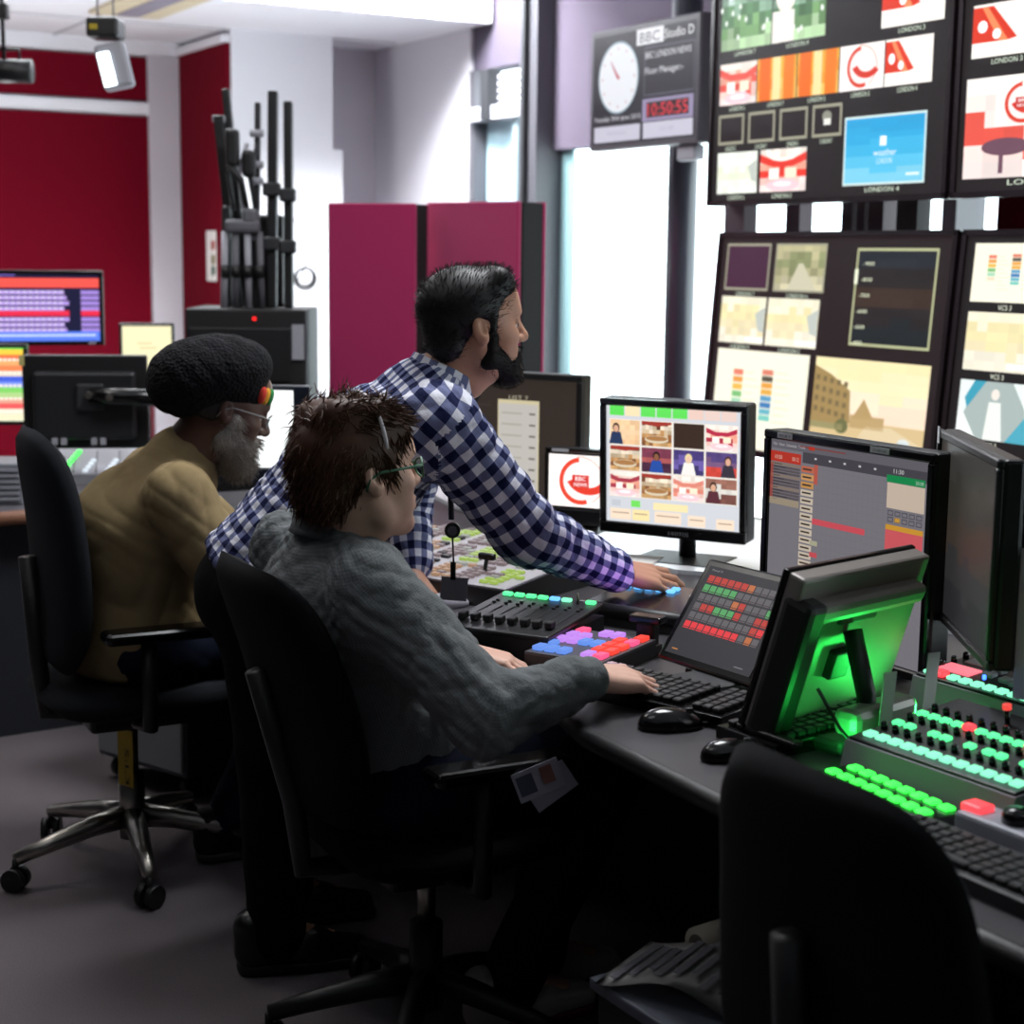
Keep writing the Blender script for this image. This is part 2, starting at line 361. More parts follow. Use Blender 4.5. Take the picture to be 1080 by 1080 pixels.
swoosh(s, .03, .36, .27, .54); swoosh(s, .275, .36, .52, .54); brect(s, .03, 0, .27, .54); brect(s, .275, 0, .52, .54); swoosh(s, .525, .36, .77, .54)
s.mosaic(.02, .61, .55, .955, ['#fbf6f0', '#f8efe8', '#f7e6e0', '#e8584a', '#f2d8d2', '#f4e4e0'], 8, 6, 1); globe(s, .12, .63, .30, .78, True); studio(s, .40, .62, .55, .76)
s.poly([(.30, .95), (.33, .80), (.37, .80), (.345, .95)], '#b9b2a4', 4).ell(.16, .85, .08, .03, '#6d4a5a', 4).rect(.14, .86, .155, .94, '#6d4a5a', 4); brect(s, .02, 0, .55, .955)
panel_tv('video_screen', 'upper right video wall screen cut by the photo edge', VW+.02, 1.69, VHU, 0, s, 1.2)
s = Scr(VW-.036, VHL-.036); s.rect(0, 0, 1, 1, '#221719', 0)
blank(s, .03, .03, .245, .25, '#43203a'); s.mosaic(.27, .03, .50, .25, ['#b9b38c', '#8f946a', '#a6a27c', '#c9c2a2'], 7, 6, 1, .2).frame(.27, .03, .5, .25, .009, '#9d9a86', 4)
s.poly([(.33, .25), (.38, .12), (.40, .12), (.47, .25)], '#cdc8ae', 3)
map_(s, .025, .28, .245, .50); map_(s, .255, .28, .49, .50)
for a, b, c, d in ((.03, 0, .245, .25), (.27, 0, .5, .25), (.025, 0, .245, .5), (.255, 0, .49, .5)): brect(s, a, b, c, d)
s.mosaic(.63, .05, .95, .47, ['#22262e', '#241f20', '#3a2a22', '#241e20', '#1c2226'], 4, 10, 1, .12).frame(.63, .05, .95, .47, .012, '#b4b78e', 3)
for k in range(6): s.text('-%d00' % (9-k), .66-.004*k, .125+.068*k, .024, '#e6eccc', 4, width=.045)
s.rect(.628, .14, .642, .205, '#eef4d8', 5)
chart(s, .03, .53, .47, .99); road(s, .50, .53, .965, .99)
panel_tv('video_screen', 'lower left video wall screen showing a town street and colour charts', 0, .80, VHL, -4.5, s, 1.15)
s = Scr(VW-.036, VHL-.036); s.rect(0, 0, 1, 1, '#1c1719', 0)
chart(s, .03, .03, .28, .26); map_(s, .03, .30, .28, .53); meter(s, .285, .30, .53)
blank(s, .30, .03, .55, .26); orange(s, .305, .30, .55, .53)
s.rect(.03, .57, .28, .80, '#a9b7b4', 1); s.poly([(.03, .57), (.10, .57), (.05, .70), (.03, .70)], '#e9f2f0', 2).poly([(.03, .66), (.10, .80), (.03, .80)], '#f4f8f6', 2).poly([(.08, .57), (.12, .57), (.06, .68), (.05, .64)], '#3f9fb8', 3)
s.poly([(.21, .57), (.28, .57), (.28, .72)], '#e9f2f0', 2).poly([(.28, .66), (.28, .80), (.20, .80)], '#4fa9bf', 3).ell(.155, .62, .014, .022, '#efe6dc', 4).poly([(.125, .80), (.135, .65), (.175, .65), (.19, .80)], '#eef0ec', 4)
meter(s, .285, .57, .80); road(s, .305, .57, .55, .80)
for y in (.26, .53, .80): s.text('VCS 3', .13, y+.03, .028, '#e8ecd8', 4, width=.045)
panel_tv('video_screen', 'lower right video wall screen with green and red level bars', VW+.02, .80, VHL, -4.5, s, 1.15)
# clock display left of the upper screens
CW, CH = .745, .47
t = thing('clock_display', 'studio clock screen with white dial and red digital time', 'screen', rm(-.82, 0, 1.925), -60)
MB().box((CW/2, .03, CH/2), (CW, .06, CH), bev=.008).build('housing', mat('clock_bezel', '#4a474d', .35), t)
MB().box((CW*.85, .05, -.03), (.12, .05, .06), bev=.01).build('bracket', lgrey, t)
MB().box((CW/2, .10, CH/2), (.2, .1, .2)).build('wall_mount', black, t)
s = Scr(CW-.05, CH-.05); s.rect(0, 0, 1, 1, '#201d27', 0)
s.ell(.26, .40, .205, .33, '#8fa6b4', 1, 48).ell(.26, .40, .195, .315, '#e6e8ee', 2, 48)
for k in range(12):
    a = k*PI/6; s.ell(.26+.165*math.cos(a), .40+.265*math.sin(a), .008, .013, '#c9a6ae', 3, 8)
s.poly([(.25, .41), (.27, .395), (.185, .24), (.18, .245)], '#b0506a', 4).poly([(.265, .42), (.28, .40), (.20, .30)], '#c23a4e', 5)
s.rect(.44, .0, .70, .14, '#e8e8ee', 2).text('BBC', .47, .12, .13, '#201d27', 3, width=.19).text('Studio D', .71, .115, .115, '#f2f2f4', 3, width=.27)
s.frame(.52, .17, .99, .60, .008, '#6f6b7a', 2).text('BBC LONDON NEWS', .53, .27, .085, '#e4e2ea', 3, width=.43).text('Floor Manager:-', .53, .41, .085, '#e4e2ea', 3, width=.36)
s.rect(.51, .63, .99, .83, '#9a8fb0', 2).rect(.55, .66, .95, .80, '#2a1016', 3).text('10:50:55', .56, .785, .16, '#f0374a', 4, width=.38)
s.text('Tuesday 30th June 2015', .02, .79, .06, '#dcdae2', 3, width=.47).rect(.02, .84, .49, .985, '#c9c6d6', 2).rect(.52, .84, .99, .985, '#cbc8d8', 2)
s.text('REHEARSAL', .16, .925, .05, '#b0adc2', 3, width=.2).text('ON AIR', .68, .925, .05, '#b0adc2', 3, width=.14)
s.build(t, 1.05, TR(CW/2, -.0012, CH/2))
# ------------------------------------------------------------ ceiling and far left
t = thing('hanging_lamp', 'black hanging studio lamp with a lit white face', 'lamp', P(112, 45, 6.5))
ML = TR(.01, 0, 0, 8, 0, -13)
MB().box((0, 0, .0), (.12, .14, .075), bev=.012).box((-.03, -.072, 0), (.03, .004, .02), mi=1).build('housing', [black, mat('yellow_sticker', '#b09a20', .6)], t, TR(0, 0, .05))
MB().box((0, 0, -.09), (.115, .1, .17), bev=.015).build('shade', lgrey, t, ML)
MB().box((-.028, -.054, -.10), (.045, .008, .125), bev=.003).build('lamp_face', emis('lamp_white', '#eafaff', 6), t, ML)
for x in (-.03, .03): MB().tube([(x, 0, .08), (x, 0, 3.4-t.location.z)], .004, 6).build('hanging_wire', lgrey, t)
t = thing('hanging_lamp', 'dark unlit studio lamp hanging at the left edge by a black rod', 'lamp', P(10, 75, 6.5))
MB().tube([(-.09, 0, 0), (.085, 0, 0)], .045, 16).build('housing', black, t, smooth=True)
MB().tube([(-.02, 0, .04), (-.02, 0, .18), (-.03, 0, 3.4-t.location.z)], .008, 8).build('rod', black, t)
MB().box((-.02, 0, .22), (.05, .05, .06), bev=.01).build('clamp', black, t)
MB().tube([(-.05, 0, .045), (-.05, 0, .08), (.04, 0, .08), (.04, 0, .045)], .006, 6).build('yoke', black, t)
t = thing('ceiling_light', 'recessed ceiling light fitting in the pale soffit', 'light', Z(160, 4, 2.68), -60)
MB().box((0, 0, 0), (.9, .36, .02), bev=.004).build('frame', mat('cream_metal', '#cfc3a6', .5), t)
MB().box((0, 0, -.011), (.8, .12, .006)).build('louvre', mat('louvre', '#8b8794', .4), t)
t = thing('wall_notice', 'white notice sheet pinned to the red panel beside the pillar', 'notice', onq(223, 270, -.482), -60)
MB().box((0, 0, 0), (.15, .004, .28)).build('sheet', paper, t)
mb = MB()
for z, c_ in ((.06, 0), (-.02, 1), (-.08, 2)): mb.box((.035, -.0025, z), (.06, .001, .05), mi=c_)
mb.build('printed_picture', [mat('ink_red', '#a04030'), mat('ink_olive', '#7a7040'), mat('ink_green', '#305a40')], t)
mb = MB(); c = onq(325, 293, -.46); rr = rm(0, 0)
pts = []
cc = P(322, 293, 8.6)
for k in range(70):
    a = k*.42; r_ = .040+.006*math.sin(k*.37)+.0003*k; pts.append((r_*math.cos(a), .008*math.sin(k*.3), r_*math.sin(a)))
pts += [(.03, 0, .12), (-.02, .01, .22), (-.06, .02, .3)]
t = mb.tube(pts, .004, 5).build('cable_coil', cable, smooth=True); t.location = cc
tag(t, 'coiled black cable hanging on the white pillar beside the stands', 'cable')
# folded stands and poles on the rack
def pole(name, label, x0, y0, x1, y1, d, w, m, cat='stand', extra=0):
    a, b = P(x0, y0, d), P(x1, y1, d); b.z = RH0; t = thing(name, label, cat, b, 0, 'folded stands on the black rack')
    v = a-b; MB().box((0, 0, v.length/2), (w, w*.7, v.length), bev=.006).build('tube', m, t, v.to_track_quat('Z', 'Y').to_matrix().to_4x4())
    return t, v
DS = 6.36; RH0 = P(195, 325, 6.2).z
for lab, a in (('tall black flat pole second from the right end of the stands', (288, 96, 287, 323, .050)), ('black flat pole nearest the white pillar among the stands', (304, 107, 305, 323, .046))):
    t, v = pole('folded_stand', lab, a[0], a[1], a[2], a[3], DS, a[4], black)
    for f in (.3, .55): MB().box((0, -.02, 0), (a[4]+.015, a[4], .05), bev=.008).build('clamp', dark, t, TR(*(v*f)))
t, v = pole('folded_stand', 'slim black case leaning left at the end of the stands', 231, 122, 252, 322, DS+.05, .055, black); MB().box((0, 0, 0), (.05, .045, .03), bev=.008).build('end_cap', lgrey, t, TR(*(v*.98)))
t, v = pole('folded_stand', 'black pole with square end rising behind the leaning case', 238, 94, 262, 322, DS+.06, .04, black)
t, v = pole('folded_stand', 'dark monopod with pale joints at the middle of the stands', 272, 108, 270, 322, DS-.02, .03, dark)
for f in (.35, .62, .7, .85): MB().tube([(-.025, -.02, 0), (.025, -.02, 0)], .014, 10).build('joint', lgrey, t, TR(*(v*f)))
for lab, x0, x1, y0, m_, dd in (('black flight case standing behind the grey tripod legs', 262, 300, 226, black, .12), ('narrow black bag left of the grey tripod legs', 233, 245, 216, dark, .0)):
    a_, b_ = P(x0, y0, DS+dd), P(x1, 323, DS+dd); t = thing('stand_bag', lab, 'bag', (a_.x, DS+dd, RH0), 0); w_ = b_.x-a_.x; h_ = a_.z-RH0
    MB().box((w_/2, .03, h_/2), (w_, .07, h_), bev=.015).build('body', m_, t); MB().box((w_/2, -.01, h_*.7), (w_*.9, .012, .03), bev=.004).build('strap', gloss, t)
tp = thing('folded_tripod', 'folded tripod with grey legs standing on the black rack', 'tripod', (P(257, 322, DS-.06).x, DS-.06, RH0), 0, 'folded stands on the black rack')
hgt = (P(257, 215, DS).z-P(257, 322, DS).z)
for k, x in enumerate((-.075, -.03, .02, .07)):
    MB().tube([(x, 0, 0), (x*.9, 0, hgt*.75)], .013, 10).build('leg', grey if k % 2 else lgrey, tp, smooth=True)
    MB().tube([(x*.9, -.004, hgt*.3), (x*.88, -.004, hgt*.42)], .018, 10).build('leg_lock', black, tp)
MB().box((0, 0, hgt*.80), (.13, .06, .05), bev=.015).box((.03, 0, hgt*.9), (.06, .06, .06), bev=.015).build('tripod_head', grey, tp)
MB().tube([(.02, 0, hgt*.9), (.0, -.03, hgt*1.25), (-.05, -.03, hgt*1.4)], .012, 8).build('pan_handle', black, tp)
for k, x in enumerate((-.03, .01, .05)): MB().tube([(x, -.01, hgt*.95), (x-.02, -.01, hgt*1.3), (x+.01, 0, hgt*1.6)], .009, 8).build('strut', lgrey if k == 1 else dark, tp)
MB().box((-.03, -.02, hgt*1.55), (.05, .05, .14), bev=.015).box((.03, -.02, hgt*1.4), (.05, .05, .10), bev=.015).build('clamp', black, tp)
# rack
ra, rb = P(195, 325, 6.2), P(322, 320, 6.2)
t = thing('equipment_rack', 'black equipment rack that carries the folded stands', 'rack', (ra.x, 6.2, 0)); RW = rb.x-ra.x; RH = ra.z
MB().box((RW/2, .2, RH/2), (RW, .4, RH), bev=.008).build('body', mat('rack_black', '#101012', .6), t)
for z in (RH-.17, RH-.40, RH-.62): MB().box((RW*.46, -.006, z), (RW*.84, .012, .2), bev=.004).build('drawer_front', black, t)
MB().box((RW*.94, -.008, RH-.12), (.045, .006, .13)).build('label_plate', lgrey, t)
MB().tube([(RW*.58, -.012, RH-.035), (RW*.58, -.016, RH-.035)], .007, 10).build('indicator', emis('red_led', '#ff2020', 2), t)
# magenta acoustic screens
mag = mat('magenta_fabric', '#9c2655', .9, bump=.35, scale=400, var=.06, spec=.1, sheen=.3)
def screen_panel(label, x, y, w, yaw, h):
    t = thing('acoustic_screen', label, 'acoustic screen', (x, y, 0), yaw, 'free standing acoustic screens')
    MB().box((w/2, .0, .05+(h-.05)/2), (w, .02, h-.05), bev=.008).build('fabric_face', mag, t, TR(0, 0, 0))
    MB().box((w/2+.004, .07, .05+(h-.05)/2), (w-.002, .12, h-.055), bev=.006).build('core', mat('core_black', '#0b0a0c', .95), t)  # core is darker than the fabric faces
    MB().box((w/2, .136, .05+(h-.05)/2), (w+.012, .012, h-.05), bev=.004).build('fabric_back', mag, t)
    for f in (.2, .8): MB().box((w*f, .06, .025), (.06, .34, .05), bev=.01).build('foot', black, t)
screen_panel('magenta acoustic screen on the left, beside the white pillar', -.70, 6.3, .345, -14, 1.69)
screen_panel('magenta acoustic screen on the right, beside the window frame', -.335, 6.42, .46, -40, 1.70)
# ============================================================ desks
DZ = .73
desk_m = mat('dark_desk_laminate', '#3c3a3e', .38, bump=.12, scale=500, var=.08)
under = mat('desk_carcass', '#101012', .7)
t = thing('desk', 'long curved dark grey control desk with the monitors on it', 'desk', (0, 0, 0))
front = [rm(4.4, -2.29), rm(3.6, -2.31), rm(3.14, -2.28), rm(2.78, -2.27), rm(2.60, -2.22), rm(2.40, -2.12), rm(2.15, -2.10), rm(1.85, -2.16), rm(1.45, -2.28), rm(1.05, -2.22), rm(.3, -2.12), rm(-.1, -2.1)]
back = [rm(-.1, -1.35), rm(.2, -.95), rm(.9, -.62), rm(1.6, -.5), rm(4.4, -.5)]
top = [(v.x, v.y) for v in front+back]
MB().prism(top, DZ-.035, DZ).build('worktop', desk_m, t)
inner = [rm(4.4, -1.75), rm(2.6, -1.7), rm(2.0, -1.65), rm(1.45, -1.8), rm(.3, -1.6), rm(0, -1.6)]
MB().prism([(v.x, v.y) for v in inner+[rm(0, -1.5), rm(.3, -1.1), rm(1.0, -.75), rm(4.4, -.65)]], .06, DZ-.036).build('carcass', under, t)
mb = MB(); fr = [(v.x, v.y, DZ-.0175) for v in front]
mb.tube(fr, .018, 8).build('edge_trim', black, t, smooth=True)
# rear shelf of the desk, added: its white stands in for the window's reflection
glare_slab = [rm(.1, -1.25), rm(.3, -.95), rm(.9, -.68), rm(4.3, -.52), rm(4.3, -1.22), rm(2.3, -1.22), Z(800, 612, DZ), Z(715, 606, DZ), Z(640, 590, DZ), Z(560, 560, DZ), rm(.6, -1.35)]
MB().prism([(v.x, v.y) for v in glare_slab], DZ+.0005, DZ+.012).build('window_glare_slab', mat('white_window_glare', '#e4e6ea', .25), t)
# ============================================================ monitors
def monitor(name, label, loc, yaw, w, h, scr=None, es=1., tilt=0, z0=.08, bz=.018, dep=.045, hm=None, stand='foot', cat='monitor', chin=None, group=None, zdesk=DZ):
    """loc = left end of the lower rim, standing on zdesk; z0 = height of the lower rim above it"""
    hm = hm or gloss; chin = chin or bz
    t = thing(name, label, cat, (loc[0], loc[1], zdesk), yaw, group)
    M = TR(w/2, 0, z0) @ TR(0, 0, 0, 0, -tilt) @ TR(0, 0, h/2)
    MB().box((0, dep/2+.004, 0), (w, dep, h), bev=.007).build('housing', black, t, M)
    mb = MB()
    for x, z, ww, hh in ((0, h/2-bz/2, w, bz), (0, -h/2+chin/2, w, chin), (-w/2+bz/2, (chin-bz)/2, bz, h-bz-chin), (w/2-bz/2, (chin-bz)/2, bz, h-bz-chin)): mb.box((x, 0, z), (ww, .012, hh), bev=.003, seg=1)
    mb.build('bezel', hm, t, M)
    if scr: scr.build(t, es, M @ TR(0, .001, (chin-bz)/2))
    MB().box((0, dep+.02, 0), (w*.5, .035, h*.5), bev=.012).build('rear_cover', black, t, M)
    if stand == 'foot':
        MB().tube([(w/2, dep+.05, .012), (w/2, dep+.045, z0+h*.4)], .022, 12).build('stand_neck', black, t)
        MB().box((w/2, dep+.02, .007), (min(.26, w*.6), .18, .014), bev=.006).build('stand_base', black, t)
    elif stand == 'arm':
        MB().tube([(w/2, dep+.03, z0+h*.45), (w/2+.04, dep+.10, z0+h*.38), (w/2+.05, dep+.12, .02)], .018, 10).build('monitor_arm', black, t)
        MB().box((w/2+.05, dep+.12, .012), (.12, .12, .024), bev=.006).build('arm_base', black, t)
    return t, M
def sticker(t, M, x, z, w=.05, body=None):
    MB().box((x, -.0068, z), (w, .001, .011)).build('name_sticker', mat('grey_sticker', '#b9b9be', .6), t, M)
    if body: lettering(t, body, .007, mat('ink_black', '#202024', .7), M @ TR(x, -.0072, z-.003), width=w*.7)
# -- the multi-image touch monitor in the middle
p0 = P(633, 560, 4.2); w, h = .395, .345
s = Scr(w-.036, h-.036); s.rect(0, 0, 1, 1, '#cfd2d8', 0)
for k, c_ in enumerate(['#5fdc5a', '#f2dfb4', '#63dd5d', '#63dd5d', '#63dd5d', '#e8c9bd', '#e6cdc4', '#e6cdc4']): s.rect(.025+.119*k, .012, .135+.119*k, .10, c_, 1)
def person_tile(s, a, b, c, d, bg, top, skin='#d9a88c', hair='#3a2a24', x=.5):
    W, Hh = c-a, d-b; s.mosaic(a, b, c, d, bg, 6, 5, 1); s.poly([(a+W*(x-.24), d), (a+W*(x-.15), b+Hh*.5), (a+W*(x+.15), b+Hh*.5), (a+W*(x+.24), d)], top, 2)
    s.ell(a+W*x, b+Hh*.33, W*.12, Hh*.2, hair, 3, 14); return s.ell(a+W*x, b+Hh*.37, W*.085, Hh*.15, skin, 4, 14)
def wood(s, a, b, c, d):
    W, Hh = c-a, d-b; s.mosaic(a, b, c, d, ['#6f3f2c', '#e9d9c2', '#c9b394', '#b98a58', '#8d5a34', '#c79c68'], 8, 6, 1, .25)
    s.ell(a+W*.5, b+Hh*.72, W*.4, Hh*.16, '#d8c9ae', 3); s.ell(a+W*.5, b+Hh*.68, W*.36, Hh*.1, '#a9794a', 4); return s.poly([(a, b), (a+W, b), (a+W, b+Hh*.1), (a+W*.5, b+Hh*.2), (a, b+Hh*.12)], '#a03a30', 3)
cells = [lambda *r: person_tile(s, *r, ['#f0c79a', '#f2cfa6', '#eec498'], '#2a3a5c', x=.2), lambda *r: wood(s, *r), lambda *r: s.rect(*r, '#3a2b24', 1), lambda *r: studio(s, *r, '#b8304a'),
         lambda *r: wood(s, *r), lambda *r: person_tile(s, *r, ['#7c3c50', '#b05a5a', '#4a2a40'], '#2a4fa0', '#8a5a42', '#1c1414'), lambda *r: person_tile(s, *r, ['#4a3f7a', '#6a5aa0', '#403868'], '#f0ece8', '#e8c4a8', '#e8d49a'), lambda *r: person_tile(s, *r, ['#54457a', '#7a5a80', '#c8463c'], '#3a3440', '#d8a890', '#4a3028', .72),
         lambda *r: studio(s, *r, '#a83a4c'), lambda *r: wood(s, *r), lambda *r: studio(s, *r, '#e08878'), lambda *r: person_tile(s, *r, ['#9a6a5c', '#d8d4cc', '#7a5048'], '#5a3038', x=.25)]
for k, fn in enumerate(cells):
    i, j = k % 4, k//4; a, b = .03+.24*i, .135+.215*j; s.rect(a-.006, b-.006, a+.231, b+.206, '#efe6da', 0.5); fn(a, b, a+.225, b+.20)
for x0, y0, x1, y1, c_ in ((.04, .80, .11, .85, '#c0c4cc'), (.19, .795, .26, .85, '#74dd60'), (.36, .80, .62, .86, '#f3e2ae'), (.03, .87, .19, .96, '#f3dcc4'), (.2, .87, .33, .96, '#f3dfa6'), (.37, .87, .57, .965, '#f3dcc6'), (.62, .88, .75, .97, '#f3dcc6'), (.83, .89, .96, .975, '#f3dcc6')):
    s.rect(x0, y0, x1, y1, c_, 1)
    if y1 > .9: s.rect(x0+.015, y0+.03, x1-.015, y0+.04, '#b09a84', 2)
t, M = monitor('monitor', 'black framed monitor showing twelve small studio pictures under green tabs', p0, -28, w, h, s, 1.15, tilt=-3, z0=p0.z-DZ, chin=.03, dep=.06)
lettering(t, 'S·KOTOS', .013, lgrey, M @ TR(.02, -.0066, -h/2+.008), width=.055)
# -- the scheduling monitor
p0 = P(804, 545, 3.3); p0.z = .752; w, h = .475, .415; x0 = P(808, 452, 3.3)
s = Scr(w-.036, h-.036); s.rect(0, 0, 1, 1, '#8f8b93', 0); s.rect(0, 0, 1, .045, '#77737c', 1).text('File  View  Schedule  Tools', .015, .03, .022, '#d8d4d8', 2, width=.22)
s.rect(.20, .015, .5, .022, '#9a5048', 2).rect(.26, .012, .30, .03, '#d8402c', 3); s.rect(.22, .045, 1, .10, '#55525a', 1)
s.rect(.0, .06, .21, .115, '#d8402f', 2).text('10:50', .03, .10, .03, '#ffd8c8', 3, width=.05).text('00:12', .15, .10, .03, '#ffd8c8', 3, width=.045)
for k in range(13):
    s.rect(0, .12+.0155*k, .205, .132+.0155*k, '#6b6266' if k % 4 else '#a08c7c', 1); s.rect(.02, .124+.0155*k, .05+.1*random.random(), .1275+.0155*k, '#3c363a', 2)
s.rect(.0, .12, .02, .31, '#c4564a', 1); s.rect(0, .305, .205, .34, '#b8a890', 2)
for k in range(5): s.rect(.30+.095*k, .065, .315+.095*k, .075, '#e8e4e8', 2)
for k in range(24): s.rect(.30, .12+.036*k, .76, .1215+.036*k, '#858189', 1)
for k in range(14): s.rect(.33+.032*k, .11, .3312+.032*k, .99, '#858189', 1)
for k in range(22):
    y = .115+.0405*k; s.rect(.215, y, .30, y+.032, '#ecdcc8' if k > 2 else ('#e07a5c', '#f0b070', '#e8a860')[k], 2); s.rect(.225, y+.011, .285, y+.02, '#4c4238', 3)
s.rect(.30, .10, .325, .20, '#d86a5a', 2); s.rect(.30, .375, .64, .405, '#f0606c', 3); s.rect(.29, .49, .34, .515, '#c8c4a8', 3); s.rect(.29, .55, .34, .575, '#e86068', 3)
s.rect(.76, .085, .985, .12, '#1fa05a', 2).text('11:30', .80, .075, .03, '#f2f2f2', 3, width=.06).text('20:08', .93, .112, .024, '#d8f2e0', 3, width=.045)
s.rect(.765, .122, .985, .245, '#eed9c4', 2)
for k in range(10): s.frame(.775+.042*(k % 5), .255+.032*(k//5), .808+.042*(k % 5), .28+.032*(k//5), .005, '#5f5b66', 3)
s.rect(.815, .287, .85, .312, '#e8b048', 3); s.rect(.765, .325, .985, .35, '#f0b040', 2); s.rect(.765, .35, .985, .50, '#f26a72', 2)
t, M = monitor('monitor', 'large black monitor with a grey schedule grid and red bars', (x0.x, x0.y), -60, w, h, s, .62, z0=.022, bz=.017, dep=.05)
sticker(t, M, -.17, h/2-.008, .045, 'MCR 1'); sticker(t, M, .10, h/2-.008, .05, 'SCHEDULE')
# -- the right-hand monitor seen edge on
p0 = P(992, 452, 3.0); w, h = .47, .335
s = Scr(w-.03, h-.03); s.mosaic(0, 0, 1, 1, ['#5c5955', '#545049', '#5e5148', '#4c4a4b', '#3e3d40'], 10, 14, 0, .04)
t, M = monitor('monitor', 'monitor seen almost edge on with a dim grey screen at the right', (p0.x, p0.y), -93, w, h, s, .35, z0=p0.z-h-DZ, bz=.015, dep=.035, hm=black, stand='none')
MB().tube([(w*.5, .06, .3), (w*.4, .12, .3), (w*.2, .2, .28), (w*.1, .22, .02)], .018, 10).build('monitor_arm', black, t)
MB().box((w*.1, .22, .012), (.12, .12, .024), bev=.006).build('arm_base', black, t)
mb = MB(); mb.box((.02, .10, -.02), (.36, .09, .26), bev=.01)
for k in range(16): mb.box((.02, .1465, -.11+.013*k), (.30, .004, .005))
mb.build('vented_back', black, t, M); MB().box((-w/2+.02, -.0068, h/2-.009), (.018, .001, .03)).build('name_sticker', white, t, M)
MB().tube([(w*.98, -.004, .125), (w*.98, -.008, .125)], .004, 8).build('power_light', emis('blue_led', '#3060ff', 6), t)
mb = MB()
for k in range(3): mb.tube([(w*.7-.03*k, .13, .3), (w*.72-.03*k, .2+.02*k, .18), (w*.7-.04*k, .18, .05), (w*.8, .16+.03*k, .01)], .004, 6)
mb.build('hanging_cable', cable, t, smooth=True)
# -- dark list monitor behind the leaning man
p0 = P(474, 540, 5.0); w, h = .46, .405
s = Scr(w-.04, h-.04); s.rect(0, 0, 1, 1, '#3c332d', 0); s.rect(.36, .17, .70, .93, '#efe2b8', 1).rect(.37, .20, .69, .92, '#dfdad2', 2).text('LIST 7', .45, .165, .045, '#cfc8b0', 2, width=.16).rect(.0, .22, .3, .225, '#57504a', 1)
for k in range(7): s.rect(.39, .27+.09*k, .56, .285+.09*k, '#c9c2b6', 3); s.rect(.62, .27+.09*k, .67, .285+.09*k, '#7a7268', 3)
monitor('monitor', 'dark monitor with one pale list window, standing before the window', p0, -32, w, h, s, .75, z0=.03, bz=.02, hm=black, dep=.05)
# -- little news monitor
p0 = P(574, 551, 4.62); w, h = .215, .215
s = Scr(w-.02, h-.07); globe(s, 0, 0, 1, 1, True)
t, M = monitor('monitor', 'small monitor showing the white and red BBC NEWS globe', p0, -24, w, h, s, 1.35, z0=p0.z-DZ, bz=.012, chin=.045, dep=.04, stand='foot')
t['label'] = 'small monitor showing a white globe with red swirls'
MB().box((-.06, -.0066, h/2-.006), (.05, .001, .008)).build('name_sticker', mat('grey_sticker', '#b9b9be', .6), t, M)
MB().tube([(.085, -.006, -h/2+.012), (.085, -.008, -h/2+.012)], .002, 8).build('power_light', emis('orange_led', '#ff5a20', 5), t, M)
# -- tilted touch tablet
z_ = .765; bl = Z(692, 692, z_); w, h = .262, .215
s = Scr(w-.03, h-.03); s.rect(0, 0, 1, 1, '#3c3b40', 0).text('Panel 3', .05, .05, .03, '#a8a8ac', 2, width=.12)
rows = [['r']*6+['o']+['d']*5, ['g']*5+['d']*6, ['d']*5+['o', 'r']+['d']*3+['g'], ['d', 'r', 'r']+['g']*3+['r', 'd', 'd', 'r', 'r'], ['d']*9+['r', 'R'], ['R']*8+['d', 'o', 'd']]
CC = {'r': '#c8473f', 'o': '#c9764a', 'd': '#6b686c', 'g': '#5fae6c', 'R': '#f2444a'}
for j, row in enumerate(rows):
    for i, k in enumerate(row): s.rect(.05+.08*i, .10+.105*j, .118+.08*i, .182+.105*j, CC[k], 1).rect(.05+.08*i, .164+.105*j, .118+.08*i, .172+.105*j, '#4a3a3c', 2)
s.text('10:50', .06, .95, .025, '#e8b070', 2, width=.07).text('Menu', .80, .95, .022, '#bbb', 2, width=.07) if False else s.rect(.06, .94, .13, .952, '#d8904a', 2).rect(.80, .94, .9, .95, '#8a8a8e', 2)
t = thing('touch_tablet', 'tilted touch screen tablet with red and green button grid', 'tablet', (bl.x, bl.y, DZ), -56)
M = TR(w/2, 0, z_-DZ) @ TR(0, 0, 0, 0, -35) @ TR(0, 0, h/2)
MB().box((0, .008, 0), (w, .014, h), bev=.005).build('housing', gloss, t, M); s.build(t, .85, M @ TR(0, -.0002, 0))
MB().box((w*.5, .10, .01), (.17, .14, .02), bev=.005).build('stand_base', dark, t); MB().box((w*.5, .075, .07), (.10, .02, .13), bev=.005).build('stand_neck', dark, t, TR(0, 0, 0, 0, -18))
MB().box((w*.62, -.02, .016), (.12, .10, .03), bev=.008).build('stand_foot', dark, t)
mb = MB(); mb.tube([(w+.005, .05, .02), (w+.06, .02, .006), (w+.14, .03, .006)], .004, 6).build('cable', cable, t, smooth=True)
# -- thick monitor seen from behind with green light on its back
tl = P(850, 613, 2.5); w, h = .345, .275
t = thing('touch_monitor', 'thick black monitor seen from behind, glowing green on its back', 'monitor', (tl.x, tl.y, DZ), 43)
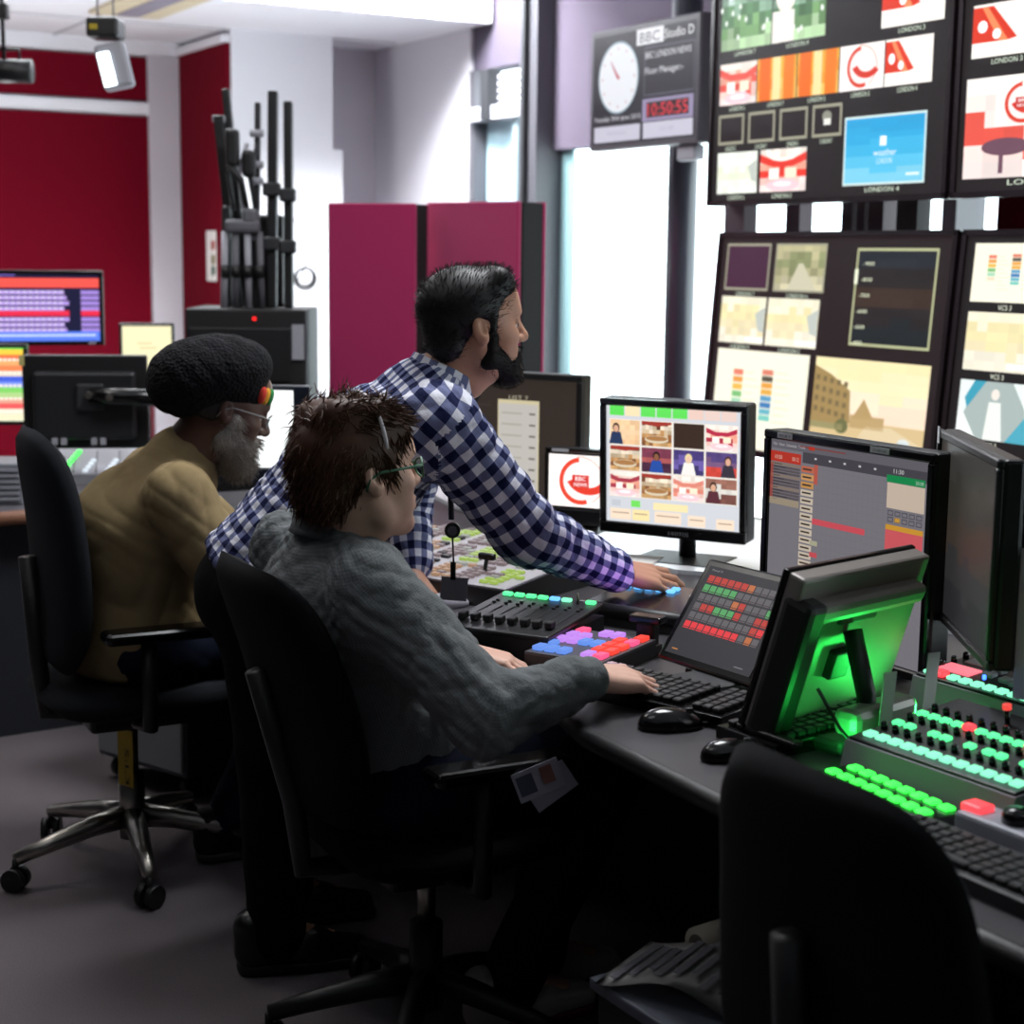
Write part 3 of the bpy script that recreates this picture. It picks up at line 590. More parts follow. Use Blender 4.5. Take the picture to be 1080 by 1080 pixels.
# local -y is the side of the back that faces us; the screen looks away along +y
M = TR(0, 0, tl.z-DZ) @ TR(0, 0, 0, 0, 17) @ TR(w/2, 0, -h/2)
bronze = mat('grey_metal_casing', '#8d8782', .42, .3, bump=.1, scale=700)
MB().box((0, .018, 0), (w, .034, h), bev=.006).build('housing', bronze, t, M)
MB().box((0, .040, 0), (w+.004, .012, h+.004), bev=.004).build('front_bezel', gloss, t, M)
MB().box((0, .0475, 0), (w-.05, .002, h-.05)).build('screen', mat('dim_screen', '#1c1c20', .2), t, M)
MB().box((0, .0, h/2-.055), (w*.86, .055, .035), bev=.012).build('ridge', bronze, t, M)
MB().box((-.02, -.004, -.03), (.05, .02, .05), bev=.004).build('mount_plate', black, t, M)
MB().box((.0, .0, .055), (.10, .014, .025), bev=.004).build('socket_panel', dark, t, M)
MB().box((-w*.44, .0, -.02), (.05, .06, h*.9), bev=.012).build('side_rail', black, t, M)
MB().tube([(w*.45, .02, .18), (w*.42, -.02, .08), (w*.40, -.02, .02)], .016, 10).build('stand_arm', black, t, smooth=True)
MB().box((w*.46, -.03, .05), (w*.5, .05, .045), bev=.014).build('stand_hinge', bronze, t)
MB().box((w*.45, .02, .012), (.2, .12, .024), bev=.008).build('stand_base', dark, t)
t_touch = (Vector((tl.x, tl.y, DZ)), Vector((math.cos(R(43)), math.sin(R(43)), 0)), Vector((-math.sin(R(43)), math.cos(R(43)), 0)))
for x, z in ((.135, .085), (.255, .11)): MB().box((x, -.06, z), (.035, .0012, .115)).build('paper_strip', mat('grey_paper', '#a9a5a3', .8), t, TR(0, 0, 0, 0, 0, 6))
mb = MB(); mb.tube([(.0, -.03, .12), (.02, -.06, .06), (.05, -.085, .012), (.16, -.09, .006)], .003, 6).build('cable', cable, t, smooth=True)
# ============================================================ button panels
def pad_mesh(name, w, d, h, m, bev=.0015):
    me = MB().box((0, 0, h/2), (w, d, h), bev=bev, seg=1).mesh(name); me.materials.append(m); return me
def pads(parent, name, me, pts, M):
    for p in pts:
        o = bpy.data.objects.new(name, me); COL.objects.link(o); o.parent = parent; o.matrix_local = M @ Matrix.Translation(p)
led = {k: emis('key_'+k, c_, s_) for k, c_, s_ in (('green', '#5cff9c', 1.4), ('mint', '#8cffca', 1.25), ('lime', '#38ff4a', 2.2), ('red', '#ff4048', 1.8), ('blue', '#6a98f4', .95), ('violet', '#c88cf4', 1.0), ('magenta', '#ff5a8c', 1.1), ('orange', '#ffb020', 2), ('hotred', '#ff4638', 1.05), ('cyan', '#6ab8ff', 1.6), ('yellowgreen', '#c6e86a', .55), ('peach', '#e8b890', .42), ('pinkgrey', '#c8b0b4', .30), ('chalk', '#d8dcd4', .36), ('white', '#e8f4ff', .9))}
# -- fader panel
fa, fb, fc = Z(470, 662, .775), Z(562, 676, .775), Z(508, 631, .80)
yaw = -26
t = thing('fader_panel', 'black eight fader control panel with a row of green keys', 'control panel', (fa.x-.012, fa.y-.01, DZ), yaw)
FW, FD = .235, .275
M = TR(0, 0, .048) @ TR(0, 0, 0, 0, 3.5)
MB().prism([(0, 0), (FW, 0), (FW, FD), (0, FD)], 0, .044).build('body', black, t)
MB().box((FW/2, FD/2, 0), (FW, FD, .012), bev=.004).build('top_plate', mat('panel_black', '#1b1b1e', .4), t, M)
slot = pad_mesh('slot', .003, .12, .001, mat('slot_black', '#050505', .6)); pads(t, 'fader_slot', slot, [(.025+.027*k, .115, .0062) for k in range(8)], M)
kn = pad_mesh('fader_knob', .015, .022, .014, dark, .002); pads(t, 'fader_knob', kn, [(.025+.027*k, .055+.001*(k % 3), .007) for k in range(8)], M)
tick = pad_mesh('knob_line', .014, .002, .001, letter)
bt = pad_mesh('small_button', .008, .006, .004, dark)
for r in range(2): pads(t, 'button', bt, [(.025+.027*k, .19+.018*r, .006) for k in range(8)], M)
for k, c_ in enumerate(['green', 'green', 'green', 'green', 'cyan', 'mint', None, 'green']):
    if c_: pads(t, 'lit_key', pad_mesh('lit_key', .021, .012, .007, led[c_]), [(.025+.027*k, .255, .006)], M)
MB().tube([(.187, .25, .006), (.187, .25, .028)], .003, 8).build('toggle', steel, t, M)
# -- colour key panel
sa = Z(553, 687, .765)
t = thing('key_panel', 'small control panel with glowing blue violet and red keys', 'control panel', (sa.x, sa.y, DZ), -31)
KW, KD = .165, .225
MB().prism([(0, 0), (KW, 0), (KW, KD), (0, KD)], 0, .03).build('body', dark, t); M = TR(0, 0, .032)
MB().box((KW/2, KD/2, 0), (KW, KD, .008), bev=.002).build('top_plate', mat('panel_grey', '#4a4a50', .45), t, M)
ks = {}
grid = {(0, 0): 'blue', (1, 0): 'blue', (2, 0): 'blue', (0, 1): 'blue', (0, 2): 'violet', (1, 2): 'violet', (0, 4): 'magenta', (0, 3): 'violet', (1, 3): 'violet', (2, 2): 'blue', (3, 2): 'blue', (4, 0): 'violet', (5, 0): 'magenta', (3, 0): None,
        (4, 2): 'hotred', (5, 2): 'hotred', (4, 1): 'hotred', (5, 1): 'hotred', (2, 4): 'violet', (3, 4): 'violet', (2, 3): None, (4, 3): 'hotred', (5, 3): 'magenta', (5, 4): 'hotred', (1, 4): None, (3, 3): None}
for (i, j), c_ in grid.items():
    if c_ is None: continue
    if c_ not in ks: ks[c_] = pad_mesh('lit_key', .0205, .031, .009, led[c_], .0015)
    pads(t, 'lit_key', ks[c_], [(.018+.0258*i, .03+.042*j, .004)], M)
# -- little black stand next to it
b_ = Z(680, 690, DZ)
t = thing('desk_stand', 'small black desk stand beside the glowing key panel', 'stand', b_, -31)
MB().box((0, 0, .01), (.05, .06, .02), bev=.004).build('foot', black, t); MB().box((0, .01, .04), (.04, .03, .05), bev=.006).build('upright', black, t); MB().box((-.0, .01, .07), (.07, .035, .014), bev=.004).build('top', gloss, t)
# -- keyboards
keym = {'k': mat('key_black', '#18181b', .45), 'p': mat('key_pale', '#c8a8b4', .5)}
def keyboard(label, loc, yaw, w, d, n, rows, tilt=4, pale=None, split=None, body=None):
    t = thing('keyboard', label, 'keyboard', loc, yaw)
    MB().prism([(0, 0), (w, 0), (w, d), (0, d)], 0, .014).build('body', body or gloss, t)
    M = TR(0, 0, .014) @ TR(0, 0, 0, 0, tilt*.5)
    MB().box((w/2, d/2, .002), (w, d, .010), bev=.003).build('key_bed', body or gloss, t, M)
    px_, py_ = (w-.02)/n, (d-.03)/rows
    a = pad_mesh('key', px_*.84, py_*.82, .009, keym['k'], .002); b = pad_mesh('key', px_*.84, py_*.82, .009, keym['p'], .002)
    for j in range(rows):
        for i in range(n):
            if split and i in split: continue
            if j == 0 and 3 <= i <= 7:
                if i == 5: pads(t, 'space_bar', pad_mesh('space_bar', px_*4.84, py_*.82, .009, keym['k'], .002), [(.01+px_*5.5, .012+py_*.5, .007)], M)
                continue
            pads(t, 'key', b if pale and pale(i, j) else a, [(.01+px_*(i+.5), .012+py_*(j+.5), .007)], M)
    return t
k0 = Z(562, 714, .745)
t = keyboard('black keyboard with pale key tops under the man\'s right hand', (k0.x, k0.y, DZ), -42, .415, .155, 19, 6, pale=lambda i, j: i < 5, split=(15,))
for k in range(3): MB().tube([(.36+.012*k, .146, .02), (.36+.012*k, .146, .0285)], .002, 6).build('indicator_light', emis('indicator_green', '#a8e020', 2), t)
MB().tube([(.2, .155, .01), (.22, .2, .006), (.27, .24, .006)], .003, 6).build('cable', cable, t)
k1 = Z(770, 772, .745)
keyboard('black keyboard lying beside the tilted tablet', (k1.x-.02, k1.y+.02, DZ), -56, .14, .30, 6, 12)
ma = Z(886, 776, .787)
t = keyboard('black keyboard at the right edge behind the dark chair', (ma.x+.545*.25-.839*.205, ma.y-.839*.25-.545*.205, DZ), -59, .40, .118, 18, 5, body=dark)
gp = mat('pale_grey_panel', '#a4a4b0', .5)
t = thing('shuttle_panel', 'pale grey control strip with black knobs behind the right keyboard', 'control panel', (ma.x+.545*.295-.839*.075, ma.y-.839*.295-.545*.075, DZ), -57)
MB().box((.17, .032, .02), (.34, .064, .04), bev=.006).build('body', gp, t)
for x in (.08, .15, .22): MB().tube([(x, .032, .04), (x, .032, .052), (x, .032, .06)], [.02, .02, .014], 16).build('knob', gloss, t, smooth=True)
MB().box((.015, .03, .043), (.035, .03, .012), bev=.003).build('lit_key', led['red'], t)
# -- mice
def mouse(label, px, py, yaw, m, sc=1):
    b = Z(px, py, DZ); t = thing('computer_mouse', label, 'mouse', b, yaw)
    bm = bmesh.new(); bmesh.ops.create_uvsphere(bm, u_segments=24, v_segments=14, radius=1)
    for v in bm.verts:
        x, y, z = v.co; f = 1-.12*x
        v.co = Vector((x*.056*sc, y*.031*sc*f, max(z, -.15)*.030*sc*(1-.18*x)+.005))
    me = bpy.data.meshes.new('shell'); bm.to_mesh(me); bm.free(); link('shell', me, m, t, smooth=True)
    MB().box((.032*sc, 0, .030*sc), (.012, .005, .008), bev=.002).build('scroll_wheel', dark, t)
    MB().tube([(.03*sc, -.0, .0335*sc), (.052*sc, 0, .02*sc)], .0008, 5).build('button_gap', dark, t)
    MB().tube([(.055*sc, 0, .008), (.09, .01, .004), (.15, .04, .004)], .0022, 6).build('cord', cable, t, smooth=True)
mouse('black mouse at the desk edge nearest the young man\'s forearm', 707, 768, 8, gloss, 1.0); mouse('black mouse nearest the green-lit monitor', 770, 800, 20, gloss, .9)
mouse('pale grey mouse under the leaning man\'s left hand', 472, 640, 20, mat('pale_mouse', '#b9b6c0', .4), .9)
# -- right-hand mixers
def sloped(t, w, d, h0, h1, m):
    mb = MB(); a = [(0, 0, 0), (w, 0, 0), (w, d, 0), (0, d, 0)]; b = [(0, .012, h0), (w, .012, h0), (w, d, h1), (0, d, h1)]
    for q in ([a[3], a[2], a[1], a[0]], b, [a[0], a[1], b[1], b[0]], [a[1], a[2], b[2], b[1]], [a[2], a[3], b[3], b[2]], [a[3], a[0], b[0], b[3]]): mb.quad(q)
    mb.build('body', m, t); return TR(0, .012, h0) @ Matrix.Rotation(math.atan2(h1-h0, d-.012), 4, 'X')
mxm = mat('mixer_grey', '#97959d', .45, bump=.05, scale=500)
ma = Z(886, 776, .787)
t = thing('video_mixer', 'grey mixer with four rows of glowing green keys at the right', 'mixer', (ma.x, ma.y, DZ), -57)
MW, MD = .325, .26; M = sloped(t, MW, MD, .05, .078, mxm)
MB().box((MW/2, MD/2-.006, .001), (MW-.006, MD-.02, .008), bev=.002).build('top_plate', mat('mixer_plate', '#232326', .4), t, M)
big = pad_mesh('lit_key', .019, .019, .006, led['mint'], .002); pads(t, 'lit_key', big, [(.025+.0255*k, .028, .005) for k in range(12)], M)
kb_ = MB().tube([(0, 0, 0), (0, 0, .010), (0, 0, .012)], [.0055, .005, .003], 12).mesh('knob'); kb_.materials.append(gloss)
for y in (.062, .118): pads(t, 'knob', kb_, [(.02+.0235*k, y, .005) for k in range(12)], M)
sm = pad_mesh('lit_key', .017, .015, .007, led['green'], .002)
pads(t, 'lit_key', sm, [(x, .09, .005) for x in (.022, .046, .095, .118, .165, .20, .223, .268, .305)], M)
pads(t, 'lit_key', sm, [(.02+.0235*k, .145, .005) for k in (0, 1, 2, 3, 5, 6, 7, 8)], M); pads(t, 'lit_key', pad_mesh('lit_key', .019, .017, .01, led['red'], .003), [(.02+.0235*k, .145, .005) for k in (4, 9)], M)
pads(t, 'knob', kb_, [(.02+.0235*k, .172, .005) for k in range(12)], M)
MB().box((.275, .155, .009), (.05, .05, .008)).build('label_card', led['orange'], t, M); MB().tube([(.135, .205, 0), (.135, .205, .03)], .004, 8).build('lever', gloss, t, M); MB().tube([(.135, .205, .028), (.135, .205, .036)], .007, 10).build('lever_tip', emis('dim_red', '#ff5048', .9), t, M)
mb_ = Z(958, 706, .80)
t = thing('video_mixer', 'grey mixer with one long green key row under the edge-on monitor', 'mixer', (mb_.x, mb_.y, DZ), -57)
MW, MD = .34, .25; M = sloped(t, MW, MD, .058, .085, mxm)
MB().box((MW/2, MD/2-.006, .001), (MW-.006, MD-.02, .008), bev=.002).build('top_plate', mat('mixer_plate', '#232326', .4), t, M)
pads(t, 'lit_key', big, [(.022+.0262*k, .02, .005) for k in range(12) if k != 1], M); pads(t, 'lit_key', pad_mesh('lit_key', .0215, .021, .01, led['red'], .003), [(.022+.0262, .02, .005)], M)
MB().box((.05, .062, .006), (.07, .035, .004)).build('lit_label', emis('label_red', '#ff7a88', 1.2), t, M); MB().box((.07, .13, .006), (.085, .06, .003)).build('paper_label', mat('label_white', '#c9c8cc', .7), t, M)
pads(t, 'button', pad_mesh('button', .022, .018, .008, lgrey), [(.11, .07, .005), (.11, .095, .005), (.15, .065, .005), (.175, .06, .005), (.25, .06, .005), (.275, .06, .005), (.30, .06, .005)], M)
pads(t, 'knob', kb_, [(.012, .06+.03*k, .005) for k in range(5)], M); MB().box((.21, .07, .006), (.05, .004, .003)).box((.21, .052, .006), (.05, .004, .003)).build('orange_line', emis('line_orange', '#ff7a30', .8), t, M)
MB().box((.22, .16, .006), (.2, .09, .003)).build('display', gloss, t, M)
mc = Z(884, 808, .757)
t = thing('key_panel', 'low black panel with two rows of lime green keys by the chair', 'control panel', (mc.x, mc.y, DZ), -63)
MB().box((.115, -.0, .012), (.25, .08, .024), bev=.004).build('body', gloss, t); lk = pad_mesh('lit_key', .021, .021, .006, led['lime'], .003)
pads(t, 'lit_key', lk, [(.015+.0283*k, .02, .023) for k in range(8)], TR()); pads(t, 'lit_key', lk, [(.015+.0283*k, -.02, .023) for k in range(8)], TR())
mb = MB().tube([(.24, .03, .02), (.27, .05, .02), (.32, .05, .01)], .0025, 6).build('cable', mat('yellow_cable', '#a08a30', .5), t)
mx_, my_ = Vector((.545, -.839, 0)), Vector((.839, .545, 0)); b_ = Vector((ma.x, ma.y, DZ))+mx_*.335+my_*.02
t = thing('speaker_box', 'small black box with a green light at the right edge', 'speaker', b_, -57)
MB().box((.05, .05, .06), (.10, .1, .12), bev=.006).build('body', black, t); MB().box((.02, -.002, .035), (.012, .004, .01)).build('lit_key', led['lime'], t)
cpt = P(1070, 700, 2.55)
t = thing('paper_card', 'tall white printed card standing at the right edge', 'card', (cpt.x, cpt.y, DZ+.09), -40)
MB().box((.09, 0, .12), (.18, .002, .24)).build('sheet', mat('card_white', '#d8d6e0', .7), t); MB().box((.10, -.0015, .07), (.1, .001, .06)).build('printed_logo', mat('ink_tan', '#b0a088', .7), t); MB().box((.09, -.0015, .17), (.1, .001, .012)).build('printed_line', mat('ink_pink', '#b07080', .7), t)
MB().box((.09, .03, -.04), (.1, .07, .1), bev=.004).build('holder', dark, t)
# -- big vision mixer console
t = thing('mixing_console', 'big mixing console with rows of pastel buttons beside the leaning man', 'mixer', (-.51, 3.92, DZ), -35)
CWd, CDp = .60, .44; M = sloped(t, CWd, CDp, .04, .075, black)
MB().box((CWd/2, CDp/2-.006, .001), (CWd-.01, CDp-.02, .006), bev=.002).build('top_plate', mat('console_plate', '#a9a5aa', .4), t, M)
random.seed(3); cnt = 0; cm = {}
for k_ in ('yellowgreen', 'peach', 'pinkgrey', 'chalk'): cm[k_] = pad_mesh('button', .022, .013, .007, led[k_], .002)
dk = pad_mesh('button', .022, .013, .007, dark, .002); rest = MB()
for j in range(20):
    for i in range(21):
        x, y = .03+.0272*i, .03+.0207*j
        if (i % 3 == 2 and random.random() < .8) or (j % 7 == 6): continue
        base = ['pinkgrey', 'chalk', 'yellowgreen', 'pinkgrey', 'peach', 'pinkgrey', 'yellowgreen'][(i//3+(j//7)*2) % 7]
        c_ = base if random.random() < .72 else random.choice(['chalk', 'pinkgrey', None])
        if cnt < 96 and j < 9: cnt += 1; pads(t, 'button', cm[c_] if c_ else dk, [(x, y, .004)], M)
        else: rest.box((x, y, .0075), (.022, .013, .007), mi={'yellowgreen': 0, 'peach': 1, 'pinkgrey': 2, 'chalk': 3, None: 4}[c_])
o = rest.build('button_field', [led['yellowgreen'], led['peach'], led['pinkgrey'], led['chalk'], dark], t, M); o['kind'] = 'stuff'
for x, y in ((.47, .10), (.42, .25), (.56, .20)):
    MB().tube([(x, y, .004), (x, y+.01, .035)], .005, 8).build('fader_lever', black, t, M); MB().box((x, y+.012, .04), (.045, .014, .016), bev=.004).build('fader_handle', gloss, t, M)
# -- touch control panel under the reaching hand
ca = Z(607, 655, DZ)
t = thing('control_panel', 'black sloping control panel with blue keys under the reaching hand', 'control panel', (ca.x, ca.y, DZ), -33)
M = sloped(t, .34, .24, .035, .05, black)
MB().box((.17, .115, .001), (.33, .21, .006), bev=.002).build('top_plate', gloss, t, M)
MB().tube([(0, .012, .03), (.34, .012, .03)], .016, 12).build('padded_edge', black, t, smooth=True)
pads(t, 'lit_key', pad_mesh('lit_key', .02, .014, .007, led['cyan'], .003), [(.03+.027*i, .16+.024*j, .004) for i in range(5) for j in range(2)], M); pads(t, 'lit_key', pad_mesh('lit_key', .02, .014, .007, led['chalk'], .003), [(.20+.027*i, .15+.024*j, .004) for i in range(3) for j in range(2)], M)
# papers on the rear shelf
for k, (px, py, yw) in enumerate(((650, 590, -20), (985, 640, -40))):
    b_ = Z(px, py, DZ+.0125); tag(MB().box((0, 0, .0015), (.21, .15, .003)).build('paper_sheet', paper, None, Matrix.Translation(b_) @ Matrix.Rotation(R(yw), 4, 'Z')), ('white paper sheet lying below the small globe monitor', 'white paper sheet lying beside the edge-on monitor')[k], 'paper')
# ============================================================ far left desk and screens
t = thing('desk', 'far left desk with a pale wood edge behind the man in the knitted hat', 'desk', (0, 0, 0))
fl = [Z(-60, 545, .72), Z(150, 529, .72), Z(150, 488, .72), Z(-60, 482, .72)]
MB().prism([(v.x, v.y) for v in fl], .69, .72).build('worktop', mat('grey_laminate', '#5d5a60', .4), t)
d_ = (fl[1]-fl[0]).normalized(); MB().tube([(fl[0].x, fl[0].y, .70), (fl[1].x, fl[1].y, .70)], .022, 8).build('wood_edge', mat('wood_edge', '#8a5f48', .5), t)
n_ = Vector((-d_.y, d_.x, 0))
MB().prism([(v.x, v.y) for v in (fl[0]+n_*.08, fl[1]+n_*.08, fl[1]+n_*.5, fl[0]+n_*.5)], 0, .69).build('carcass', mat('carcass_navy', '#1a1c24', .7), t)
def on_left(px, py, d): v = P(px, py, d); return v
s = Scr(.47, .27); s.rect(0, 0, 1, 1, '#1a1a3a', 0).rect(0, .06, 1, .20, '#ff5a50', 1); s.rect(.02, .0, .3, .03, '#7a6ac8', 1)
for k in range(8): s.rect(.10, .24+.08*k, .70+.02*(k % 3), .30+.08*k, '#b79ae8', 1).rect(.84, .24+.08*k, 1, .30+.08*k, '#a98ce0', 1)
for k in range(8):
    for i in range(12): s.rect(.11+.05*i, .255+.08*k, .14+.05*i, .275+.08*k, '#efe6ff', 2)
s.rect(.10, .54, .74, .62, '#f03050', 3).rect(.84, .54, 1, .62, '#f03050', 3).rect(0, .85, 1, 1, '#5f86ff', 3).rect(.02, .89, .96, .92, '#cfe0ff', 4)
a = P(-25, 365, 6.6); t, M = monitor('monitor', 'wall monitor at the far left with red and violet text lines', a, 22, .50, .30, s, 1.1, z0=.40, bz=.018, dep=.05, zdesk=a.z-.40, stand='none')
MB().tube([(.25, .06, .15), (.25, .12, 0), (.25, .12, -a.z+.40)], .02, 10).build('floor_pole', black, t); MB().box((.20, -.0066, -.141), (.03, .001, .008)).build('name_sticker', lgrey, t, M)
s = Scr(.2, .175); s.rect(0, 0, 1, 1, '#f4efc0', 0).rect(0, .0, 1, .05, '#e0e4a8', 1)
for k in range(3): s.rect(.4, .3+.12*k, .55+.1*k, .33+.12*k, '#d8c890', 1)
a = P(127, 412, 6.9); monitor('monitor', 'small monitor with a blank cream screen below the white trim', a, 14, .225, .30, Scr(.2, .275).rect(0, 0, 1, 1, '#f6f0c4', 0).rect(.3, .25, .6, .27, '#d8cc98', 1).rect(.35, .32, .7, .34, '#d8cc98', 1), 1.15, z0=a.z-.02, bz=.012, dep=.04, zdesk=.0, stand='none')
t = bpy.data.objects['monitor.006']; MB().tube([(.11, .05, a.z+.05), (.11, .08, a.z), (.11, .08, .03)], .015, 10).build('floor_pole', black, t); MB().box((.11, .08, .015), (.3, .3, .03), bev=.008).build('stand_base', black, t)
s = Scr(.4, .29); cols = ['#5ee05a', '#f0d24a', '#ff7a4a', '#ffb070', '#ff8a58', '#e8d8c8', '#4a66e0', '#7f9af0', '#86d86a', '#b6d890', '#e8a890', '#f06060', '#f6e8d0', '#f4ecc8', '#eef0d0']
for k, c_ in enumerate(cols): s.rect(0, k/15, 1, (k+1)/15, c_, 0)
for k in range(60): s.rect(.6+.35*random.random(), random.random()*.95, .66+.35*random.random()*.9, 0, '#ffffff', 0) if False else s.rect(.55+.4*(k % 10)/10, .02+.16*(k//10), .58+.4*(k % 10)/10, .05+.16*(k//10), '#fff4e4', 1)
a = P(-90, 448, 5.9); monitor('monitor', 'monitor cut by the left edge with bright rainbow bands', a, 6, .40, .29, s, 1.15, z0=a.z-.72, bz=.014, dep=.04, hm=black, zdesk=.72, stand='foot')
# dark monitor seen from behind, on an arm
a = P(25, 474, 5.6); w, h = .415, .32
t = thing('monitor', 'dark monitor seen from behind on a black arm, left of the knitted hat', 'monitor', (a.x, a.y, .72), 8)
M = TR(w/2, 0, a.z-.72+h/2)
MB().box((0, .03, 0), (w, .03, h), bev=.006).build('housing', black, t, M); MB().box((.0, .0, -.01), (w*.82, .05, h*.72), bev=.012).build('rear_cover', mat('cover_black', '#1c1d20', .4), t, M)
MB().box((0, .047, 0), (w-.03, .004, h-.03)).build('screen', mat('dim_screen', '#1c1c20', .2), t, M)
MB().box((.02, -.03, .02), (.09, .02, .09), bev=.006).build('mount_plate', dark, t, M)
MB().tube([(.02, -.045, .03), (.10, -.06, .025), (.26, -.05, .02), (.40, .05, .02)], [.024, .03, .03, .026], 12).build('monitor_arm', gloss, t, M, smooth=True)
MB().tube([(.02, -.05, .03), (.02, -.075, .03)], .012, 12).build('arm_bolt', steel, t, M); MB().tube([(.09, -.09, .025), (.09, -.095, .025)], .012, 12).build('arm_bolt', steel, t, M)
MB().box((w/2-.0-w, -.004+.02, h/2-.02), (.018, .004, .035)).build('name_sticker', mat('yellow_tape', '#b8b070', .6), t, M)
mb = MB()
for x in (-.1, -.07, .03, .06): mb.box((x, -.028, -.13), (.018, .02, .022))
mb.build('cable_plug', lgrey, t, M)
MB().tube([(.61, .05, .0), (.61, .05, a.z-.72+h*.56)], .02, 10).build('arm_post', black, t)
# little switch panel on the far left desk
b_ = Z(56, 512, .72)
t = thing('mixing_console', 'far left mixing console with diagonal green lit strips', 'mixer', (b_.x, b_.y, .72), 12)
M = sloped(t, .36, .28, .03, .10, grey)
MB().box((.18, .13, .001), (.34, .25, .004)).build('top_plate', mat('plate_grey', '#8d8d96', .4), t, M)
for k in range(4):
    c_ = [led['lime'], led['white'], led['white'], led['mint']][k]
    pads(t, 'lit_key', pad_mesh('lit_key', .018, .02, .008, c_, .003), [(.03+.075*k+.008*i, .03+.03*i, .003) for i in range(7 if k == 0 else 4)], M)
pads(t, 'fader_slot', pad_mesh('slot', .006, .2, .002, black), [(.065+.075*k, .12, .003) for k in range(4)], M)
MB().tube([(.02, .015, 0), (.02, .01, .06)], .022, 14).build('knob', gloss, t, M, smooth=True)
b_ = Z(2, 545, .2)
t = thing('vented_box', 'grey slatted box on the far left desk at the photo edge', 'box', Z(-28, 533, .72), 6)
MB().box((.07, .1, .065), (.16, .2, .13), bev=.006).build('body', mat('cabinet_grey', '#7b7c84', .5), t)
for k in range(6): MB().box((.07, -.003, .02+.018*k), (.14, .006, .008)).build('slat', lgrey, t)
# pedestal on casters behind the hat man's chair
a = P(105, 815, 4.62)
t = thing('drawer_pedestal', 'grey drawer pedestal on casters behind the left chair', 'pedestal', (a.x, 4.62, 0), -38)
MB().box((.19, .22, .30), (.38, .44, .46), bev=.006).build('body', mat('pedestal_navy', '#3c4048', .5), t); MB().box((.19, -.004, .30), (.36, .012, .43), bev=.004).build('drawer_front', mat('pedestal_pale', '#8f9296', .5), t)
MB().box((.19, -.014, .46), (.12, .012, .015), bev=.004).build('handle', steel, t)
for x in (.04, .34):
    for y in (.05, .39): MB().tube([(x-.012, y, .032), (x+.012, y, .032)], .032, 14).box((x, y, .06), (.02, .03, .03)).build('caster', black, t)
# the monitor in front of the hat man
a = P(232, 508, 4.9); w, h = .275, .29
s = Scr(w-.05, h-.06); s.rect(0, 0, 1, 1, '#f4f8f8', 0)
for k in range(5): s.rect(.55, .3+.08*k, .8, .31+.08*k, '#dfe6e8', 1)
t, M = monitor('monitor', 'monitor with a bright white screen in front of the hat man', a, -8, w, h, s, 1.4, z0=a.z-DZ, bz=.012, dep=.05, hm=mat('navy_bezel', '#0e1626', .35), chin=.045, stand='arm')
MB().box((w/2-.022, -.001, 0), (.05, .012, h), bev=.003).build('control_strip', mat('navy_bezel', '#0e1626', .35), t, M)
for x, z, c_ in ((w/2-.03, .055, '#b8ff30'), (w/2-.03, .015, '#ffb050'), (.06, -h/2+.02, '#c8ff30'), (.085, -h/2+.02, '#ff6a40')): MB().tube([(x, -.0065, z), (x, -.0105, z)], .0075, 14).build('lit_button', emis('dot_'+c_[1:], c_, 2.2), t, M)
# low pedestal with papers in the foreground
a = Z(621, 1030, .40); b = Z(752, 1006, .40); c_ = Z(700, 1082, .40)
t = thing('low_cabinet', 'low dark cabinet top in the foreground with papers on it', 'cabinet', (a.x, a.y, 0), math.degrees(math.atan2(c_.y-a.y, c_.x-a.x)))
LW = .36; MB().box((LW/2, .20, .19), (LW-.02, .38, .38), bev=.006).build('body', under, t); MB().box((LW/2, .20, .39), (LW, .40, .02), bev=.004).build('top', mat('slate_top', '#50545f', .5), t)
CABYAW = math.degrees(math.atan2(c_.y-a.y, c_.x-a.x))
b_ = Z(735, 1040, .402)
t = thing('newspaper', 'folded newspaper lying on the low foreground cabinet', 'newspaper', b_, CABYAW+25)
bm = bmesh.new(); g = [[bm.verts.new((-.13+.26*i/16, -.09+.18*j/4, .004+.03*math.sin(PI*min(1, i/16*1.02))**2*(1 if True else 0)+.004*j/4)) for j in range(5)] for i in range(17)]
for i in range(16):
    for j in range(4): bm.faces.new((g[i][j], g[i+1][j], g[i+1][j+1], g[i][j+1]))
bmesh.ops.solidify(bm, geom=bm.faces[:], thickness=.006)
me = bpy.data.meshes.new('folded_sheets'); bm.to_mesh(me); bm.free(); link('folded_sheets', me, mat('newsprint', '#d6d2d0', .85), t, smooth=True)
mb = MB()
for i in range(9): mb.box((-.105+.025*i, 0, .0125+.03*math.sin(PI*(i*1.5+1.5)/16)**2), (.012, .15-.03*(i % 3), .0012))
mb.build('print_column', mat('newsprint_ink', '#77737a', .85), t)
b_ = Z(778, 1000, .402)
t = thing('paper_roll', 'pale rolled paper lying behind the newspaper on the low cabinet', 'paper', b_, CABYAW+95)
MB().tube([(-.09, 0, .028), (.09, 0, .028)], .028, 18).build('outer_sheet', mat('roll_paper', '#a8a294', .8), t, smooth=True); MB().tube([(-.092, 0, .028), (.092, 0, .028)], .017, 14).build('inner_sheet', mat('roll_inner', '#5c584f', .8), t)
